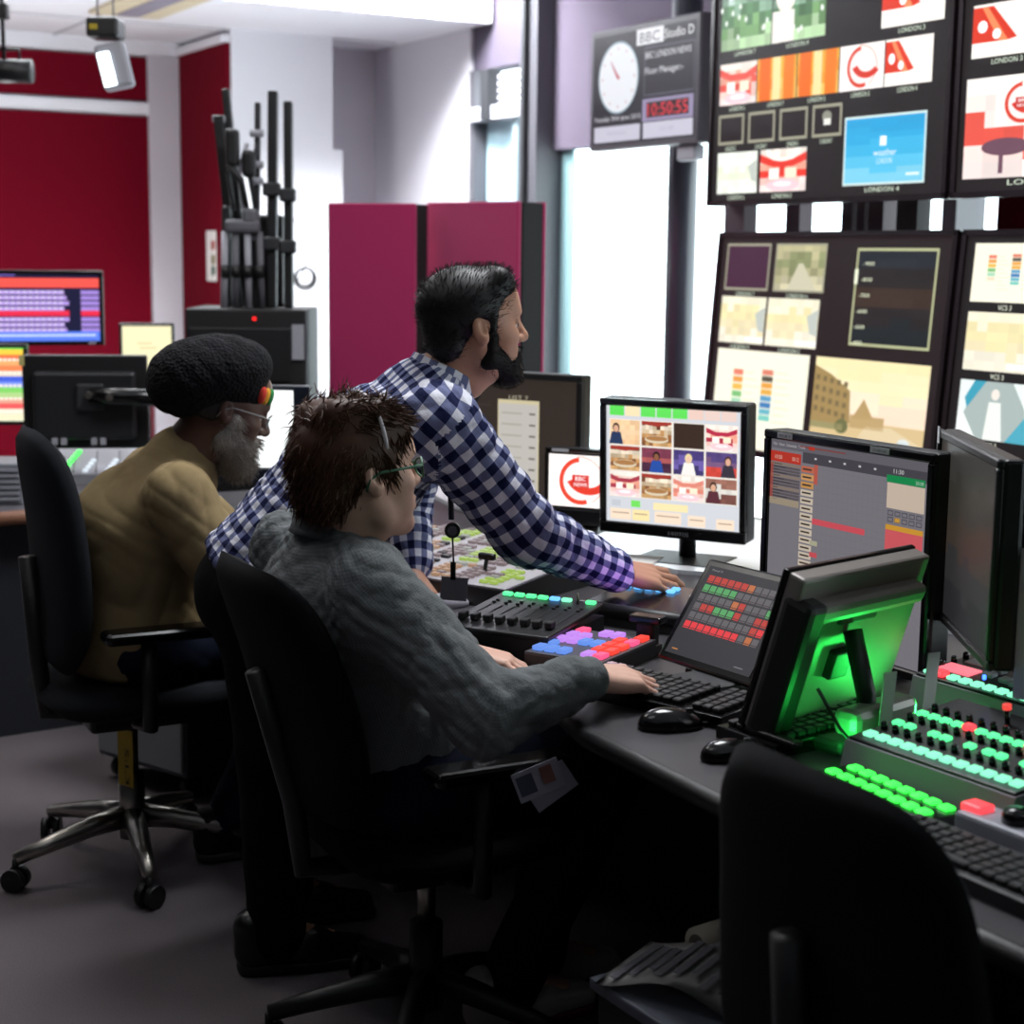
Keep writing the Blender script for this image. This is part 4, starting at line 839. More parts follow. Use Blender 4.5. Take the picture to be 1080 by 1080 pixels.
# ============================================================ chairs
fabric = mat('chair_fabric', '#1d1f24', .9, bump=.5, scale=700, var=.12, spec=.2); fabric2 = mat('chair_fabric_dark', '#0c0c0f', .9, bump=.5, scale=700, spec=.15)
def cushion(w, h, d, bulge, n=10, taper=.12, curve=.05):
    """rounded upright pad centred on x, rising in z, front at +y"""
    bm = bmesh.new(); N = n*2
    def pt(u, v, side):
        e = 4; x = u; z = v
        m = max(abs(u), abs(v)); r = (abs(u)**e+abs(v)**e)**(1/e) if m > 0 else 1
        if r > 0 and m > 0: x, z = u*m/r, v*m/r
        edge = max(0, 1-m**6)
        X = x*w/2*(1-taper*max(0, z)); Zz = (z+1)*h/2
        Y = side*d/2*edge**.5 - curve*(1-(x*x)) * .6 + bulge*math.sin(PI*(z+1)/2*.9)*.5
        return (X, Y, Zz)
    gr = {}
    for side in (-1, 1):
        for i in range(N+1):
            for j in range(N+1):
                u, v = -1+2*i/N, -1+2*j/N
                key = (i, j, 0) if max(abs(u), abs(v)) > .999 else (i, j, side)
                if key not in gr: gr[key] = bm.verts.new(pt(u, v, side))
        q = lambda i, j: gr.get((i, j, side)) or gr[(i, j, 0)]
        for i in range(N):
            for j in range(N): bm.faces.new((q(i, j), q(i+1, j), q(i+1, j+1), q(i, j+1)))
    bmesh.ops.recalc_face_normals(bm, faces=bm.faces[:]); return bm
def bm_link(name, bm, m, parent, M):
    me = bpy.data.meshes.new(name); bm.to_mesh(me); bm.free(); return link(name, me, m, parent, M, smooth=True)
def chair(label, loc, yaw, fab, seat_z, back_h, lean, base_yaw, arms=True, bw=.46, base_m=None, back_off=-.22, hdrop=0):
    """local +y is the way the sitter faces"""
    t = thing('office_chair', label, 'chair', loc, yaw-90, 'office chairs'); base_m = base_m or steel
    bm_link('seat', cushion(.49, .47, .075, .0, 8, .05, .0), fab, t, TR(0, -.225, seat_z-.035, 0, -90) @ TR(0, 0, 0))
    bm_link('backrest', cushion(bw, back_h, .07, .05), fab, t, TR(0, back_off, seat_z+.03, 0, lean))
    MB().tube([(0, -.10, seat_z-.09), (0, back_off-.05, seat_z-.08), (0, back_off-.065, seat_z+.05), (0, back_off-.06-math.sin(R(lean))*.25, seat_z+.3)], .022, 10).build('back_bracket', black, t, smooth=True)
    MB().box((0, 0, seat_z-.095), (.22, .24, .05), bev=.012).build('mechanism', black, t)
    if arms:
        for sx in (-1, 1):
            x = sx*.275
            MB().tube([(sx*.16, -.02, seat_z-.085), (x, -.02, seat_z-.07), (x, -.02, seat_z+.13)], .018, 10).build('arm_support', black, t, smooth=True)
            MB().box((x, .01, seat_z+.15), (.075, .27, .03), bev=.014, seg=3).build('armrest', gloss, t)
    MB().tube([(0, 0, .07), (0, 0, .24)], .032, 16).build('base_column', base_m, t, smooth=True); MB().tube([(0, 0, .22), (0, 0, seat_z-.1)], .018, 14).build('gas_lift', steel, t, smooth=True)
    for k in range(5):
        a = R(base_yaw-yaw+90+72*k); c_, s_ = math.cos(a), math.sin(a); rr = .30
        pts = [(c_*q, s_*q, z) for q, z in ((.02, .125), (.10, .118), (.20, .098), (rr, .075))]
        lg = MB().tube(pts, [.03, .026, .021, .016], 10).build('base_leg', base_m, t, smooth=True)
        cm2 = TR(c_*rr, s_*rr, 0, math.degrees(a)+40)
        MB().tube([(-.024, 0, .028), (-.006, 0, .028)], .028, 14).tube([(.006, 0, .028), (.024, 0, .028)], .028, 14).tube([(0, 0, .028), (0, 0, .075)], .008, 8).build('caster', black, lg, cm2)
    return t
tmc = chair('dark office chair with steel base at the left, under the hat man', (-.93, 3.94, 0), 27, fabric, .49, .58, 5, 218, back_off=-.15)
MB().box((.055, -.06, .295), (.055, .002, .14)).build('yellow_tag', mat('tag_yellow', '#c8a818', .6), tmc, TR(0, 0, 0, 25)); lettering(tmc, 'S:L3', .02, mat('ink_black', '#202024', .7), TR(0, 0, 0, 25) @ TR(.055, -.0615, .275) @ Matrix.Rotation(R(90), 4, 'Y'), width=.09)
chair('black office chair in the middle under the young man in grey', (-.155, 3.02, 0), 28, fabric2, .47, .50, 17, 190, base_m=black, bw=.48, back_off=-.20)
chair('empty black office chair in the foreground with its back to us', (.585, 1.92, 0), 30, fabric2, .453, .47, 6, 200, arms=False, base_m=black, bw=.45, back_off=-.225)
# ============================================================ smooth solid modelling for people
V = lambda *a: np.array(a, dtype=np.float64)
def unit(v): v = np.asarray(v, float); return v/np.linalg.norm(v)
class Sdf:
    def __init__(s): s.p = []
    def cone(s, a, b, ra, rb=None, k=.02, flat=None, op='u', g=0):
        s.p.append(('c', np.asarray(a, float), np.asarray(b, float), ra, ra if rb is None else rb, flat, k, op, g)); return s
    def ell(s, c, r, rot=None, k=.02, op='u', g=0):
        s.p.append(('e', np.asarray(c, float), np.asarray(r, float), np.eye(3) if rot is None else rot, None, None, k, op, g)); return s
    def half(s, c, n, k=.01, op='s', ext=.4):       # cuts away everything on the n side of c
        s.p.append(('h', np.asarray(c, float), unit(n), ext, None, None, k, op, 0)); return s
    @staticmethod
    def dist(pr, X, Y, Z_):
        if pr[0] == 'h': return -((X-pr[1][0])*pr[2][0]+(Y-pr[1][1])*pr[2][1]+(Z_-pr[1][2])*pr[2][2])
        if pr[0] == 'c':
            _, a, b, ra, rb, flat = pr[:6]; ab = b-a; L = max(ab.dot(ab), 1e-9)
            x, y, z = X-a[0], Y-a[1], Z_-a[2]
            t = np.clip((x*ab[0]+y*ab[1]+z*ab[2])/L, 0, 1); x, y, z = x-t*ab[0], y-t*ab[1], z-t*ab[2]
            if flat is not None:
                ax, sc = flat; q = (x*ax[0]+y*ax[1]+z*ax[2])*(1/sc-1); x, y, z = x+q*ax[0], y+q*ax[1], z+q*ax[2]
            return np.sqrt(x*x+y*y+z*z)-(ra+(rb-ra)*t)
        _, c, r, rot = pr[:4]; x, y, z = X-c[0], Y-c[1], Z_-c[2]
        u = [(x*rot[0, i]+y*rot[1, i]+z*rot[2, i])/r[i] for i in range(3)]
        k0 = np.sqrt(u[0]**2+u[1]**2+u[2]**2); k1 = np.sqrt((u[0]/r[0])**2+(u[1]/r[1])**2+(u[2]/r[2])**2)+1e-9
        return k0*(k0-1)/k1
    def box(s, pr):
        if pr[0] == 'h': return None
        if pr[0] == 'c':
            m = max(pr[3], pr[4]); return np.minimum(pr[1], pr[2])-m, np.maximum(pr[1], pr[2])+m
        m = np.abs(pr[3]) @ pr[2]; return pr[1]-m, pr[1]+m
    def mesh(s, res, name):
        bs = [s.box(p) for p in s.p if p[7] == 'u']; lo = np.min([b[0] for b in bs], 0)-4*res-.01; hi = np.max([b[1] for b in bs], 0)+4*res+.01
        n = np.ceil((hi-lo)/res).astype(int)+1; D = np.full(n, 1.0, np.float32)
        ax = [(lo[i]+res*np.arange(n[i])).astype(np.float32) for i in range(3)]
        for pr in s.p:
            b = s.box(pr); k = pr[6]
            if b is None: i0, i1 = np.zeros(3, int), n
            else:
                mg = k+3*res+.008
                i0 = np.clip(np.floor((b[0]-mg-lo)/res).astype(int), 0, n); i1 = np.clip(np.ceil((b[1]+mg-lo)/res).astype(int)+1, 0, n)
            if (i1 <= i0).any(): continue
            sl = tuple(slice(i0[i], i1[i]) for i in range(3))
            d = s.dist(pr, ax[0][sl[0]][:, None, None], ax[1][sl[1]][None, :, None], ax[2][sl[2]][None, None, :]).astype(np.float32)
            A_ = D[sl]
            if pr[7] == 'u':
                h = np.maximum(k-np.abs(A_-d), 0)/k; D[sl] = np.minimum(A_, d)-h*h*k/4
            else:
                h = np.maximum(k-np.abs(A_+d), 0)/k; D[sl] = np.maximum(A_, -d)+h*h*k/4
        S = D < 0
        cnt = np.zeros(n-1, np.int8)
        for i in (0, 1):
            for j in (0, 1):
                for k in (0, 1): cnt += S[i:n[0]-1+i, j:n[1]-1+j, k:n[2]-1+k]
        act = np.argwhere((cnt > 0) & (cnt < 8)); idx = np.full(n-1, -1, np.int32); idx[tuple(act.T)] = np.arange(len(act))
        acc = np.zeros((len(act), 3)); w = np.zeros(len(act))
        cs = [(i, j, k) for i in (0, 1) for j in (0, 1) for k in (0, 1)]
        val = {c: D[act[:, 0]+c[0], act[:, 1]+c[1], act[:, 2]+c[2]] for c in cs}
        for c in cs:
            for a in range(3):
                if c[a] == 0:
                    e = list(c); e[a] = 1; v0, v1 = val[c], val[tuple(e)]; m = (v0 < 0) != (v1 < 0)
                    t = np.where(m, v0/np.where(m, v0-v1, 1), 0); q = np.array(c, float)[None].repeat(len(act), 0); q[:, a] += t
                    acc += q*m[:, None]; w += m
        co = lo+(act+acc/w[:, None])*res
        fs = []
        for a in range(3):
            b, c = (a+1) % 3, (a+2) % 3
            s0 = [slice(None)]*3; s1 = [slice(None)]*3; s0[a] = slice(0, n[a]-1); s1[a] = slice(1, n[a])
            ch = np.argwhere(S[tuple(s0)] != S[tuple(s1)])
            ch = ch[(ch[:, b] > 0) & (ch[:, c] > 0) & (ch[:, b] < n[b]-1) & (ch[:, c] < n[c]-1)]
            ins = S[tuple(ch.T)]; eb = np.eye(3, dtype=int)[b]; ec = np.eye(3, dtype=int)[c]
            q = np.stack([idx[tuple((ch-eb-ec).T)], idx[tuple((ch-ec).T)], idx[tuple(ch.T)], idx[tuple((ch-eb).T)]], 1)
            q[~ins] = q[~ins][:, ::-1]; fs.append(q)
        return co, np.concatenate(fs)
    def nearest(s, co):
        best = np.full(len(co), 9.); g = np.zeros(len(co), int)
        for pr in s.p:
            if pr[7] != 'u': continue
            d = s.dist(pr, co[:, 0], co[:, 1], co[:, 2]); m = d < best; best[m] = d[m]; g[m] = pr[8]
        return g
def vnormals(co, fs):
    nrm = np.zeros_like(co); fn = np.cross(co[fs[:, 2]]-co[fs[:, 0]], co[fs[:, 3]]-co[fs[:, 1]])
    for i in range(4): np.add.at(nrm, fs[:, i], fn)
    return nrm/(np.linalg.norm(nrm, axis=1)[:, None]+1e-12)
def relax(co, fs, it=2):
    for _ in range(it):
        acc = np.zeros_like(co); w = np.zeros(len(co))
        for i in range(4):
            a, b = fs[:, i], fs[:, (i+1) % 4]; np.add.at(acc, a, co[b]); np.add.at(w, a, 1); np.add.at(acc, b, co[a]); np.add.at(w, b, 1)
        co = co*.4+acc/np.maximum(w, 1)[:, None]*.6
    return co
def folds(co, fs, amp, seed, freq=55, dirs=None):
    rng = np.random.default_rng(seed); nrm = vnormals(co, fs); d = np.zeros(len(co))
    for i in range(5):
        k = unit(rng.normal(size=3)) if dirs is None else unit(np.asarray(dirs[i % len(dirs)])+rng.normal(size=3)*.35)
        k2 = unit(rng.normal(size=3)); ph = rng.uniform(0, 6.28)
        f = freq*rng.uniform(.5, 1.4); wv = 1.6*np.sin(co @ k2*freq*.45+ph*2); m = .5+.5*np.sin(co @ unit(rng.normal(size=3))*16+ph)
        d += (np.abs(np.sin(co @ k*f+wv+ph))**.8-.5)*m*rng.uniform(.5, 1)
    return co+nrm*(d*amp)[:, None]
def np_mesh(name, co, fs, uv=None):
    me = bpy.data.meshes.new(name); me.vertices.add(len(co)); me.vertices.foreach_set('co', co.astype(np.float32).ravel())
    nf = len(fs); me.loops.add(nf*4); me.loops.foreach_set('vertex_index', fs.astype(np.int32).ravel())
    me.polygons.add(nf); me.polygons.foreach_set('loop_start', np.arange(nf, dtype=np.int32)*4)
    try: me.polygons.foreach_set('loop_total', np.full(nf, 4, np.int32))
    except Exception: pass
    if uv is not None:
        l = me.uv_layers.new(name='cloth'); l.data.foreach_set('uv', uv.astype(np.float32).reshape(-1))
    me.update(calc_edges=True); me.validate(); return me
def sdf_part(name, sd, res, m, root, it=2, fold=None, uvfn=None):
    co, fs = sd.mesh(res, name); co = relax(co, fs, it)
    uv = uvfn(sd, co, fs) if uvfn else None
    for fl in ([] if not fold else fold if isinstance(fold, list) else [fold]): co = folds(co, fs, *fl)
    o = root.location; me = np_mesh(name, co-np.array([o.x, o.y, o.z]), fs, uv)
    return link(name, me, m, root, smooth=True)
def joined(name, parts, m, root):     # several solids of one body in one mesh
    cs, fs, b = [], [], 0
    for sd, res in parts:
        co, f = sd.mesh(res, name); co = relax(co, f, 2); cs.append(co); fs.append(f+b); b += len(co)
    o = root.location; return link(name, np_mesh(name, np.concatenate(cs)-np.array([o.x, o.y, o.z]), np.concatenate(fs)), m, root, smooth=True)
class Head:                          # local frame: x out of the face, y to the person's left, z up; origin between the ears
    def __init__(s, o, yaw, pitch=0, roll=0, sc=1.):
        M = Matrix.Rotation(R(yaw), 3, 'Z') @ Matrix.Rotation(R(pitch), 3, 'Y') @ Matrix.Rotation(R(roll), 3, 'X')
        s.R = np.array(M); s.o = np.asarray(o, float); s.s = sc
    def __call__(s, x, y, z): return s.o+s.R @ (np.array([x, y, z])*s.s)
    def e(s, sd, c, r, k=.02, op='u', tilt=None):
        rot = s.R if tilt is None else s.R @ np.array(Matrix.Rotation(R(tilt[1]), 3, tilt[0]))
        sd.ell(s(*c), np.array(r)*s.s, rot, k*s.s, op)
    def c(s, sd, a, b, ra, rb=None, k=.02, op='u'): sd.cone(s(*a), s(*b), ra*s.s, (ra if rb is None else rb)*s.s, k*s.s, None, op)
    def mat4(s, x=0, y=0, z=0):
        M = Matrix([list(r) for r in s.R]).to_4x4(); p = s(x, y, z); M.translation = Vector(p); return M
def head_solid(H, sd, neck, nose=1., jaw=1., full=1.):
    e, c = H.e, H.c
    e(sd, (-.020, 0, .040), (.098, .077, .083)); e(sd, (.028, 0, .015), (.066, .068, .075), .03)
    e(sd, (.034, 0, -.045), (.050*full, .054*full, .062), .03)
    for y in (-1, 1):
        c(sd, (-.004, y*.058*jaw, -.040), (.012, y*.052*jaw, -.078), .018, .016, .025); c(sd, (.012, y*.052*jaw, -.078), (.066, y*.016, -.104), .016, .015, .025)
        e(sd, (.060, y*.043, -.022), (.024, .020, .020), .025); e(sd, (.055, y*.034, -.062), (.026, .022, .026), .02)
    e(sd, (.074, 0, -.101), (.020, .024, .018), .02)
    c(sd, (.083, -.030, .026), (.083, .030, .026), .013, None, .018); e(sd, (.076, 0, .060), (.022, .045, .040), .03)
    for y in (-1, 1): e(sd, (.096, y*.032, .004), (.018, .017, .013), .012, 's')
    c(sd, (.090, 0, .020), (.108*nose-.002, 0, -.022), .0085, .0115, .012); e(sd, (.107*nose, 0, -.028), (.013, .0125, .0115), .008)
    for y in (-1, 1): e(sd, (.096, y*.0125, -.031), (.012, .008, .0085), .007)
    e(sd, (.078, 0, -.064), (.020, .030, .024), .015)
    c(sd, (.0945, -.012, -.0585), (.0945, .012, -.0585), .0058, None, .008); c(sd, (.0925, -.011, -.072), (.0925, .011, -.072), .0068, None, .008)
    for y in (-1, 1): c(sd, (.0945, y*.004, -.0585), (.080, y*.025, -.066), .0055, .004, .006)
    c(sd, (.101, -.024, -.0655), (.101, .024, -.0655), .003, None, .004, 's')
    for y in (-1, 1):
        e(sd, (-.012, y*.080, -.004), (.017, .0085, .031), .006, tilt=('Y', -12)); e(sd, (-.006, y*.086, -.020), (.010, .006, .012), .006)
        e(sd, (-.008, y*.0885, .004), (.0085, .006, .017), .004, 's', tilt=('Y', -12))
    sd.cone(H(-.030, 0, -.045), neck, .056*H.s, .060*H.s, .03); H.c(sd, (.02, 0, -.085), (-.02, 0, -.12), .03, .035, .04)
def eyes(H, root, iris='#2a1a12', lid=None):
    o = root.location
    for y in (-1, 1):
        bm = bmesh.new(); bmesh.ops.create_uvsphere(bm, u_segments=20, v_segments=14, radius=.0118*H.s, matrix=Matrix.Rotation(R(90), 4, 'Y'))
        me = bpy.data.meshes.new('eye'); bm.to_mesh(me); bm.free()
        me.materials.append(mat('eye_white', '#d8d2cc', .2))
        M = H.mat4(.0765, y*.031, .003); M.translation -= o; eo = link('eye', me, mat('eye_white', '#d8d2cc', .2), root, M, True)
        MB().tube([(.0105, 0, -.001), (.0122, 0, -.001)], [.0058, .0045], 14).build('iris', mat('iris_'+iris[1:], iris, .15), eo)
        sd = Sdf(); H.e(sd, (.0758, y*.031, .0065), (.0133, .0150, .0100), .002); H.e(sd, (.0775, y*.031, -.0035), (.020, .020, .0055), .002, 's'); sdf_part('eyelid', sd, .0014, lid, root, 1)
def brows(H, root, m, th=.0035):
    for y in (-1, 1):
        sd = Sdf(); H.c(sd, (.0945, y*.012, .0215), (.0905, y*.034, .0265), th, th*.9, .004); H.c(sd, (.0905, y*.034, .0265), (.076, y*.050, .020), th*.9, th*.5, .004); sdf_part('eyebrow', sd, .0015, m, root, 1)
def strands(name, co, nrm, root, m, n, length, rad, comb, seed, wav=0., lift=.5, grav=.0, seg=4, keep=None):
    rng = np.random.default_rng(seed); pick = rng.integers(0, len(co), n); vs, fs = [], []
    for i in pick:
        p = co[i].copy(); d0 = nrm[i]
        if keep is not None and not keep(p): continue
        L = length*rng.uniform(.6, 1.25); cd = comb(p, d0) if callable(comb) else np.asarray(comb)
        d = unit(d0*lift+cd+rng.normal(size=3)*.28); p = p-d0*rad*1.2; ph = rng.uniform(0, 6.28); wd = unit(np.cross(d, d0)+1e-6)
        b = len(vs)
        for k in range(seg+1):
            t = k/seg; a1 = unit(np.cross(d, [.3, .5, .8])); a2 = np.cross(d, a1); r = rad*(1-.8*t)
            for q in range(3): vs.append(p+(a1*math.cos(2.094*q)+a2*math.sin(2.094*q))*r)
            d = unit(d+wd*wav*math.sin(ph+t*7)+np.array([0, 0, -grav])+ (cd-d0*.1)*.12); p = p+d*L/seg
        for k in range(seg):
            for q in range(3): a = b+3*k; fs.append((a+q, a+(q+1) % 3, a+3+(q+1) % 3, a+3+q))
    o = root.location; co2 = np.array(vs)-np.array([o.x, o.y, o.z]); return co2, np.array(fs)
def hairy(name, sd, res, root, m, layers, it=2):    # a cap with strands, one mesh
    co, fs = sd.mesh(res, name); co = relax(co, fs, it); nrm = vnormals(co, fs); o = np.array(root.location)
    cs, ff, b = [co-o], [fs], len(co)
    for kw in layers:
        c2, f2 = strands(name, co, nrm, root, m, **kw); cs.append(c2); ff.append(f2+b); b += len(c2)
    return link(name, np_mesh(name, np.concatenate(cs), np.concatenate(ff)), m, root, smooth=True)
def hand(sd, Wp, f, up, side, curl=(20, 25, 15), spread=6, thumb=.6, sc=1., per=None):
    """f: finger direction, up: back of the hand, side: +1 puts the thumb to the left of f"""
    f = unit(f); up = unit(np.asarray(up)-f*np.dot(up, f)); th = np.cross(up, f)*side; Wp = np.asarray(Wp, float)
    off = (.030, .0095, -.0105, -.029); reach = (.086, .090, .086, .078)
    sd.ell(Wp+f*.05*sc-up*.004*sc, np.array([.046, .036, .0135])*sc, np.stack([f, th, up], 1), .01)
    for i in range(4): sd.cone(Wp+th*off[i]*.6*sc, Wp+f*reach[i]*sc+th*off[i]*sc, .0155*sc, .0108*sc, .010)
    ln = ((.042, .026, .021), (.047, .029, .022), (.043, .027, .022), (.033, .021, .019))
    for i in range(4):
        p = Wp+f*reach[i]*sc+th*off[i]*sc; a = R(spread*(1.3-i)*.9); d = unit(f*math.cos(a)+th*math.sin(a)); u2 = up; cu = per[i] if per else curl
        for j in range(3):
            an = R(cu[j]); d, u2 = unit(d*math.cos(an)-u2*math.sin(an)), unit(u2*math.cos(an)+d*math.sin(an))
            q = p+d*ln[i][j]*sc; r0 = (.0092, .0084, .0076)[j]*sc*(.9 if i == 3 else 1); sd.cone(p, q, r0, r0*.9, .0035); p = q
    b = Wp+f*.022*sc+th*.022*sc-up*.008*sc; d1 = unit(f*.75+th*thumb-up*.28); p1 = b+d1*.046*sc; d2 = unit(f*.95+th*thumb*.35-up*.2); p2 = p1+d2*.032*sc; p3 = p2+unit(d2-up*.1)*.026*sc
    sd.cone(b, p1, .016*sc, .0115*sc, .014); sd.cone(p1, p2, .0108*sc, .0096*sc, .005); sd.cone(p2, p3, .0096*sc, .0078*sc, .004)
def tube_uv(trunk, limbs):
    """cloth coordinates wound round the trunk axis and round each bent limb; limbs: {group: (a, b, c, ref, radius)}"""
    def wind(q, a, ax, e1): e2 = np.cross(ax, e1); return np.arctan2((q-a) @ e2, (q-a) @ e1), (q-a) @ ax
    def near(t, r): return r+((t-r+PI) % (2*PI)-PI)
    def fn(sd, co, fs):
        g = sd.nearest(co); fg = g[fs[:, 0]]; uv = np.zeros((len(fs), 4, 2)); cen = co[fs].mean(1)
        for k, (a, b, c, ref, rad) in limbs.items():
            x1, x2 = unit(b-a), unit(c-b); m = (fg == k) & ((cen-a) @ x1 > .004); fg[(fg == k) & ~m] = 0
            if not m.any(): continue
            e1 = unit(np.asarray(ref)-x1*np.dot(ref, x1)); rot = np.array(Vector(x1).rotation_difference(Vector(x2)).to_matrix()); f1 = rot @ e1
            q = co[fs[m]]; t1, v1 = wind(q, a, x1, e1); t2, v2 = wind(q, b, x2, f1); v2 = v2+np.linalg.norm(b-a)
            w = np.clip(((q-b) @ unit(x1+x2)+.05)/.10, 0, 1); w = w*w*(3-2*w); t1 = near(t1, t1[:, :1]); t2 = near(t2, t1)
            uv[m, :, 0] = (t1*(1-w)+t2*w)*rad; uv[m, :, 1] = v1*(1-w)+v2*w
        a, b, ref, rad = trunk; ax = unit(b-a); e1 = unit(np.asarray(ref)-ax*np.dot(ref, ax)); m = fg == 0
        t, v = wind(co[fs[m]], a, ax, e1); uv[m, :, 0] = near(t, t[:, :1])*rad; uv[m, :, 1] = v
        return uv
    return fn
def cloth_check(name, c_dark, c_mid, c_light, size, rough=.9, thin=None, bump=.4):
    if name in _M: return _M[name]
    m = bpy.data.materials.new(name); m.use_nodes = True; nt = m.node_tree; b = nt.nodes['Principled BSDF']; b.inputs['Roughness'].default_value = rough; b.inputs['Specular IOR Level'].default_value = .15
    uvn = nt.nodes.new('ShaderNodeUVMap'); uvn.uv_map = 'cloth'; sp = nt.nodes.new('ShaderNodeSeparateXYZ'); nt.links.new(uvn.outputs[0], sp.inputs[0]); o = []
    for ax in ('X', 'Y'):
        d = nt.nodes.new('ShaderNodeMath'); d.operation = 'DIVIDE'; d.inputs[1].default_value = size; nt.links.new(sp.outputs[ax], d.inputs[0])
        f = nt.nodes.new('ShaderNodeMath'); f.operation = 'FRACT'; nt.links.new(d.outputs[0], f.inputs[0])
        g = nt.nodes.new('ShaderNodeMath'); g.operation = 'LESS_THAN'; g.inputs[1].default_value = thin or .5; nt.links.new(f.outputs[0], g.inputs[0]); o.append(g)
    ad = nt.nodes.new('ShaderNodeMath'); ad.operation = 'ADD'; nt.links.new(o[0].outputs[0], ad.inputs[0]); nt.links.new(o[1].outputs[0], ad.inputs[1])
    dv = nt.nodes.new('ShaderNodeMath'); dv.operation = 'DIVIDE'; dv.inputs[1].default_value = 2; nt.links.new(ad.outputs[0], dv.inputs[0])
    cr = nt.nodes.new('ShaderNodeValToRGB'); cr.color_ramp.interpolation = 'CONSTANT'
    cr.color_ramp.elements[0].color = lin(c_light); cr.color_ramp.elements[1].position = .75; cr.color_ramp.elements[1].color = lin(c_dark)
    el = cr.color_ramp.elements.new(.25); el.color = lin(c_mid); nt.links.new(dv.outputs[0], cr.inputs[0]); nt.links.new(cr.outputs[0], b.inputs['Base Color'])
    tc = nt.nodes.new('ShaderNodeTexCoord'); n = nt.nodes.new('ShaderNodeTexNoise'); n.inputs['Scale'].default_value = 45; n.inputs['Detail'].default_value = 4; nt.links.new(tc.outputs['Object'], n.inputs['Vector'])
    bp = nt.nodes.new('ShaderNodeBump'); bp.inputs['Strength'].default_value = bump; bp.inputs['Distance'].default_value = .01; nt.links.new(n.outputs['Fac'], bp.inputs['Height']); nt.links.new(bp.outputs['Normal'], b.inputs['Normal'])
    _M[name] = m; return m
def collar(root, base, axis, f, m, r=.066, h=.036, uv=True, open_=28, tall=1.):
    """folded shirt collar round the neck; f points to its open front"""
    ax = unit(axis); f = unit(np.asarray(f)-ax*np.dot(f, ax)); l = np.cross(ax, f); prof = ((r*1.03, -.008), (r*.97, h*.6), (r*.98, h*tall), (r*1.04, h*tall*1.03), (r*1.12, h*.45), (r*1.22, -.004), (r*1.19, -.006), (r*1.07, h*.4))
    N = 40; co, fs, uvs = [], [], []
    for i in range(N+1):
        a = R(open_)+(2*PI-2*R(open_))*i/N; edge = 1-abs(2*i/N-1)**6
        for rr, z in prof:
            drop = -.016*(1-edge)*(rr > r*1.1); co.append(base+(f*math.cos(a)*1.08+l*math.sin(a))*rr+ax*(z+drop-.010*max(0, math.cos(a))))
    P_ = len(prof)
    for i in range(N):
        for k in range(P_-1): fs.append((i*P_+k, i*P_+k+1, (i+1)*P_+k+1, (i+1)*P_+k))
        uvs.append(0)
    co, fs = np.array(co), np.array(fs); uv = np.stack([(fs // P_)*.0102, (fs % P_)*.009], -1).astype(float)
    return link('collar', np_mesh('collar', co-np.array(root.location), fs, uv), m, root, smooth=True)
def shoe(root, heel, toe, m, sole, sc=1.):
    h, t = np.asarray(heel, float), np.asarray(toe, float); sd = Sdf(); up = V(0, 0, 1)
    sd.cone(h+up*.045, h+(t-h)*.55+up*.05, .036, .040, .02).cone(h+(t-h)*.5+up*.045, t+up*.035, .042, .030, .02).cone(h+up*.05, h+up*.10-(t-h)*.02, .037, .040, .02); sd.half(h+up*.012, -up, .006)
    o = sdf_part('shoe', sd, .005, m, root); s2 = Sdf(); s2.cone(h+up*.018, h+(t-h)*.5+up*.018, .037, .042, .01).cone(h+(t-h)*.5+up*.018, t+up*.016, .042, .034, .01); s2.half(h+up*.002, -up, .003).half(h+up*.026, up, .003)
    so = sdf_part('sole', s2, .004, sole, root, 1); so.parent = o; return o
def stick_body(parts, J, leg=True):      # the body under the clothes
    sd = Sdf()
    sd.cone(J['pel'], J['chest'], .10, .11, .05).cone(J['chest'], J['neck'], .10, .05, .05)
    for s_ in 'rl':
        sd.cone(J['neck']-V(0, 0, .06), J[s_+'sh']-V(0, 0, .015), .045, .036, .04).cone(J[s_+'sh'], J[s_+'el'], .038, .034, .02).cone(J[s_+'el'], J[s_+'wr'], .034, .026, .02)
        sd.cone(J[s_+'hip'], J[s_+'kn'], .07, .05, .03).cone(J[s_+'kn'], J[s_+'an'], .046, .032, .02).cone(J[s_+'an'], J[s_+'an']+J['f']*.12-V(0, 0, .04), .03, .025, .02)
    parts.append((sd, .007))
# ============================================================ the leaning man in the checked shirt
lm = thing('person', 'standing man in a blue and white checked shirt leaning over the console', 'person', (-.46, 3.42, 0))
f = V(math.cos(R(14)), math.sin(R(14)), 0); r_ = V(f[1], -f[0], 0); up = V(0, 0, 1)
J = dict(f=f, pel=V(-.555, 3.47, .795), chest=V(-.315, 3.49, 1.07), neck=V(-.155, 3.50, 1.235), rsh=V(-.150, 3.345, 1.165), lsh=V(-.215, 3.675, 1.165), rel=V(.025, 3.40, .940), rwr=V(.222, 3.54, .83),
         lel=V(-.245, 3.80, .955), lwr=V(-.225, 3.70, .805), rhip=V(-.53, 3.385, .79), lhip=V(-.55, 3.56, .79), rkn=V(-.50, 3.335, .48), lkn=V(-.54, 3.56, .47), ran=V(-.485, 3.33, .09), lan=V(-.50, 3.58, .09))
skin1 = mat('tan_skin', '#bd8a70', .5, bump=.15, scale=220, var=.06)
H = Head((-.083, 3.5, 1.352), 19, -4, 0, .96); hd = Sdf(); head_solid(H, hd, J['neck']-f*.01, nose=1.02, jaw=1.0)
hs = Sdf(); hand(hs, J['rwr']+V(.012, .008, -.004), V(.86, .36, -.20), V(.0, -.45, .88), 1, per=((8, 30, 18), (4, 26, 18), (6, 28, 18), (12, 34, 22)), spread=9, thumb=.45, sc=1.06); hs.cone(J['rwr']-unit(J['rwr']-J['rel'])*.06, J['rwr']+V(.012, .008, -.004), .027, .025, .015)
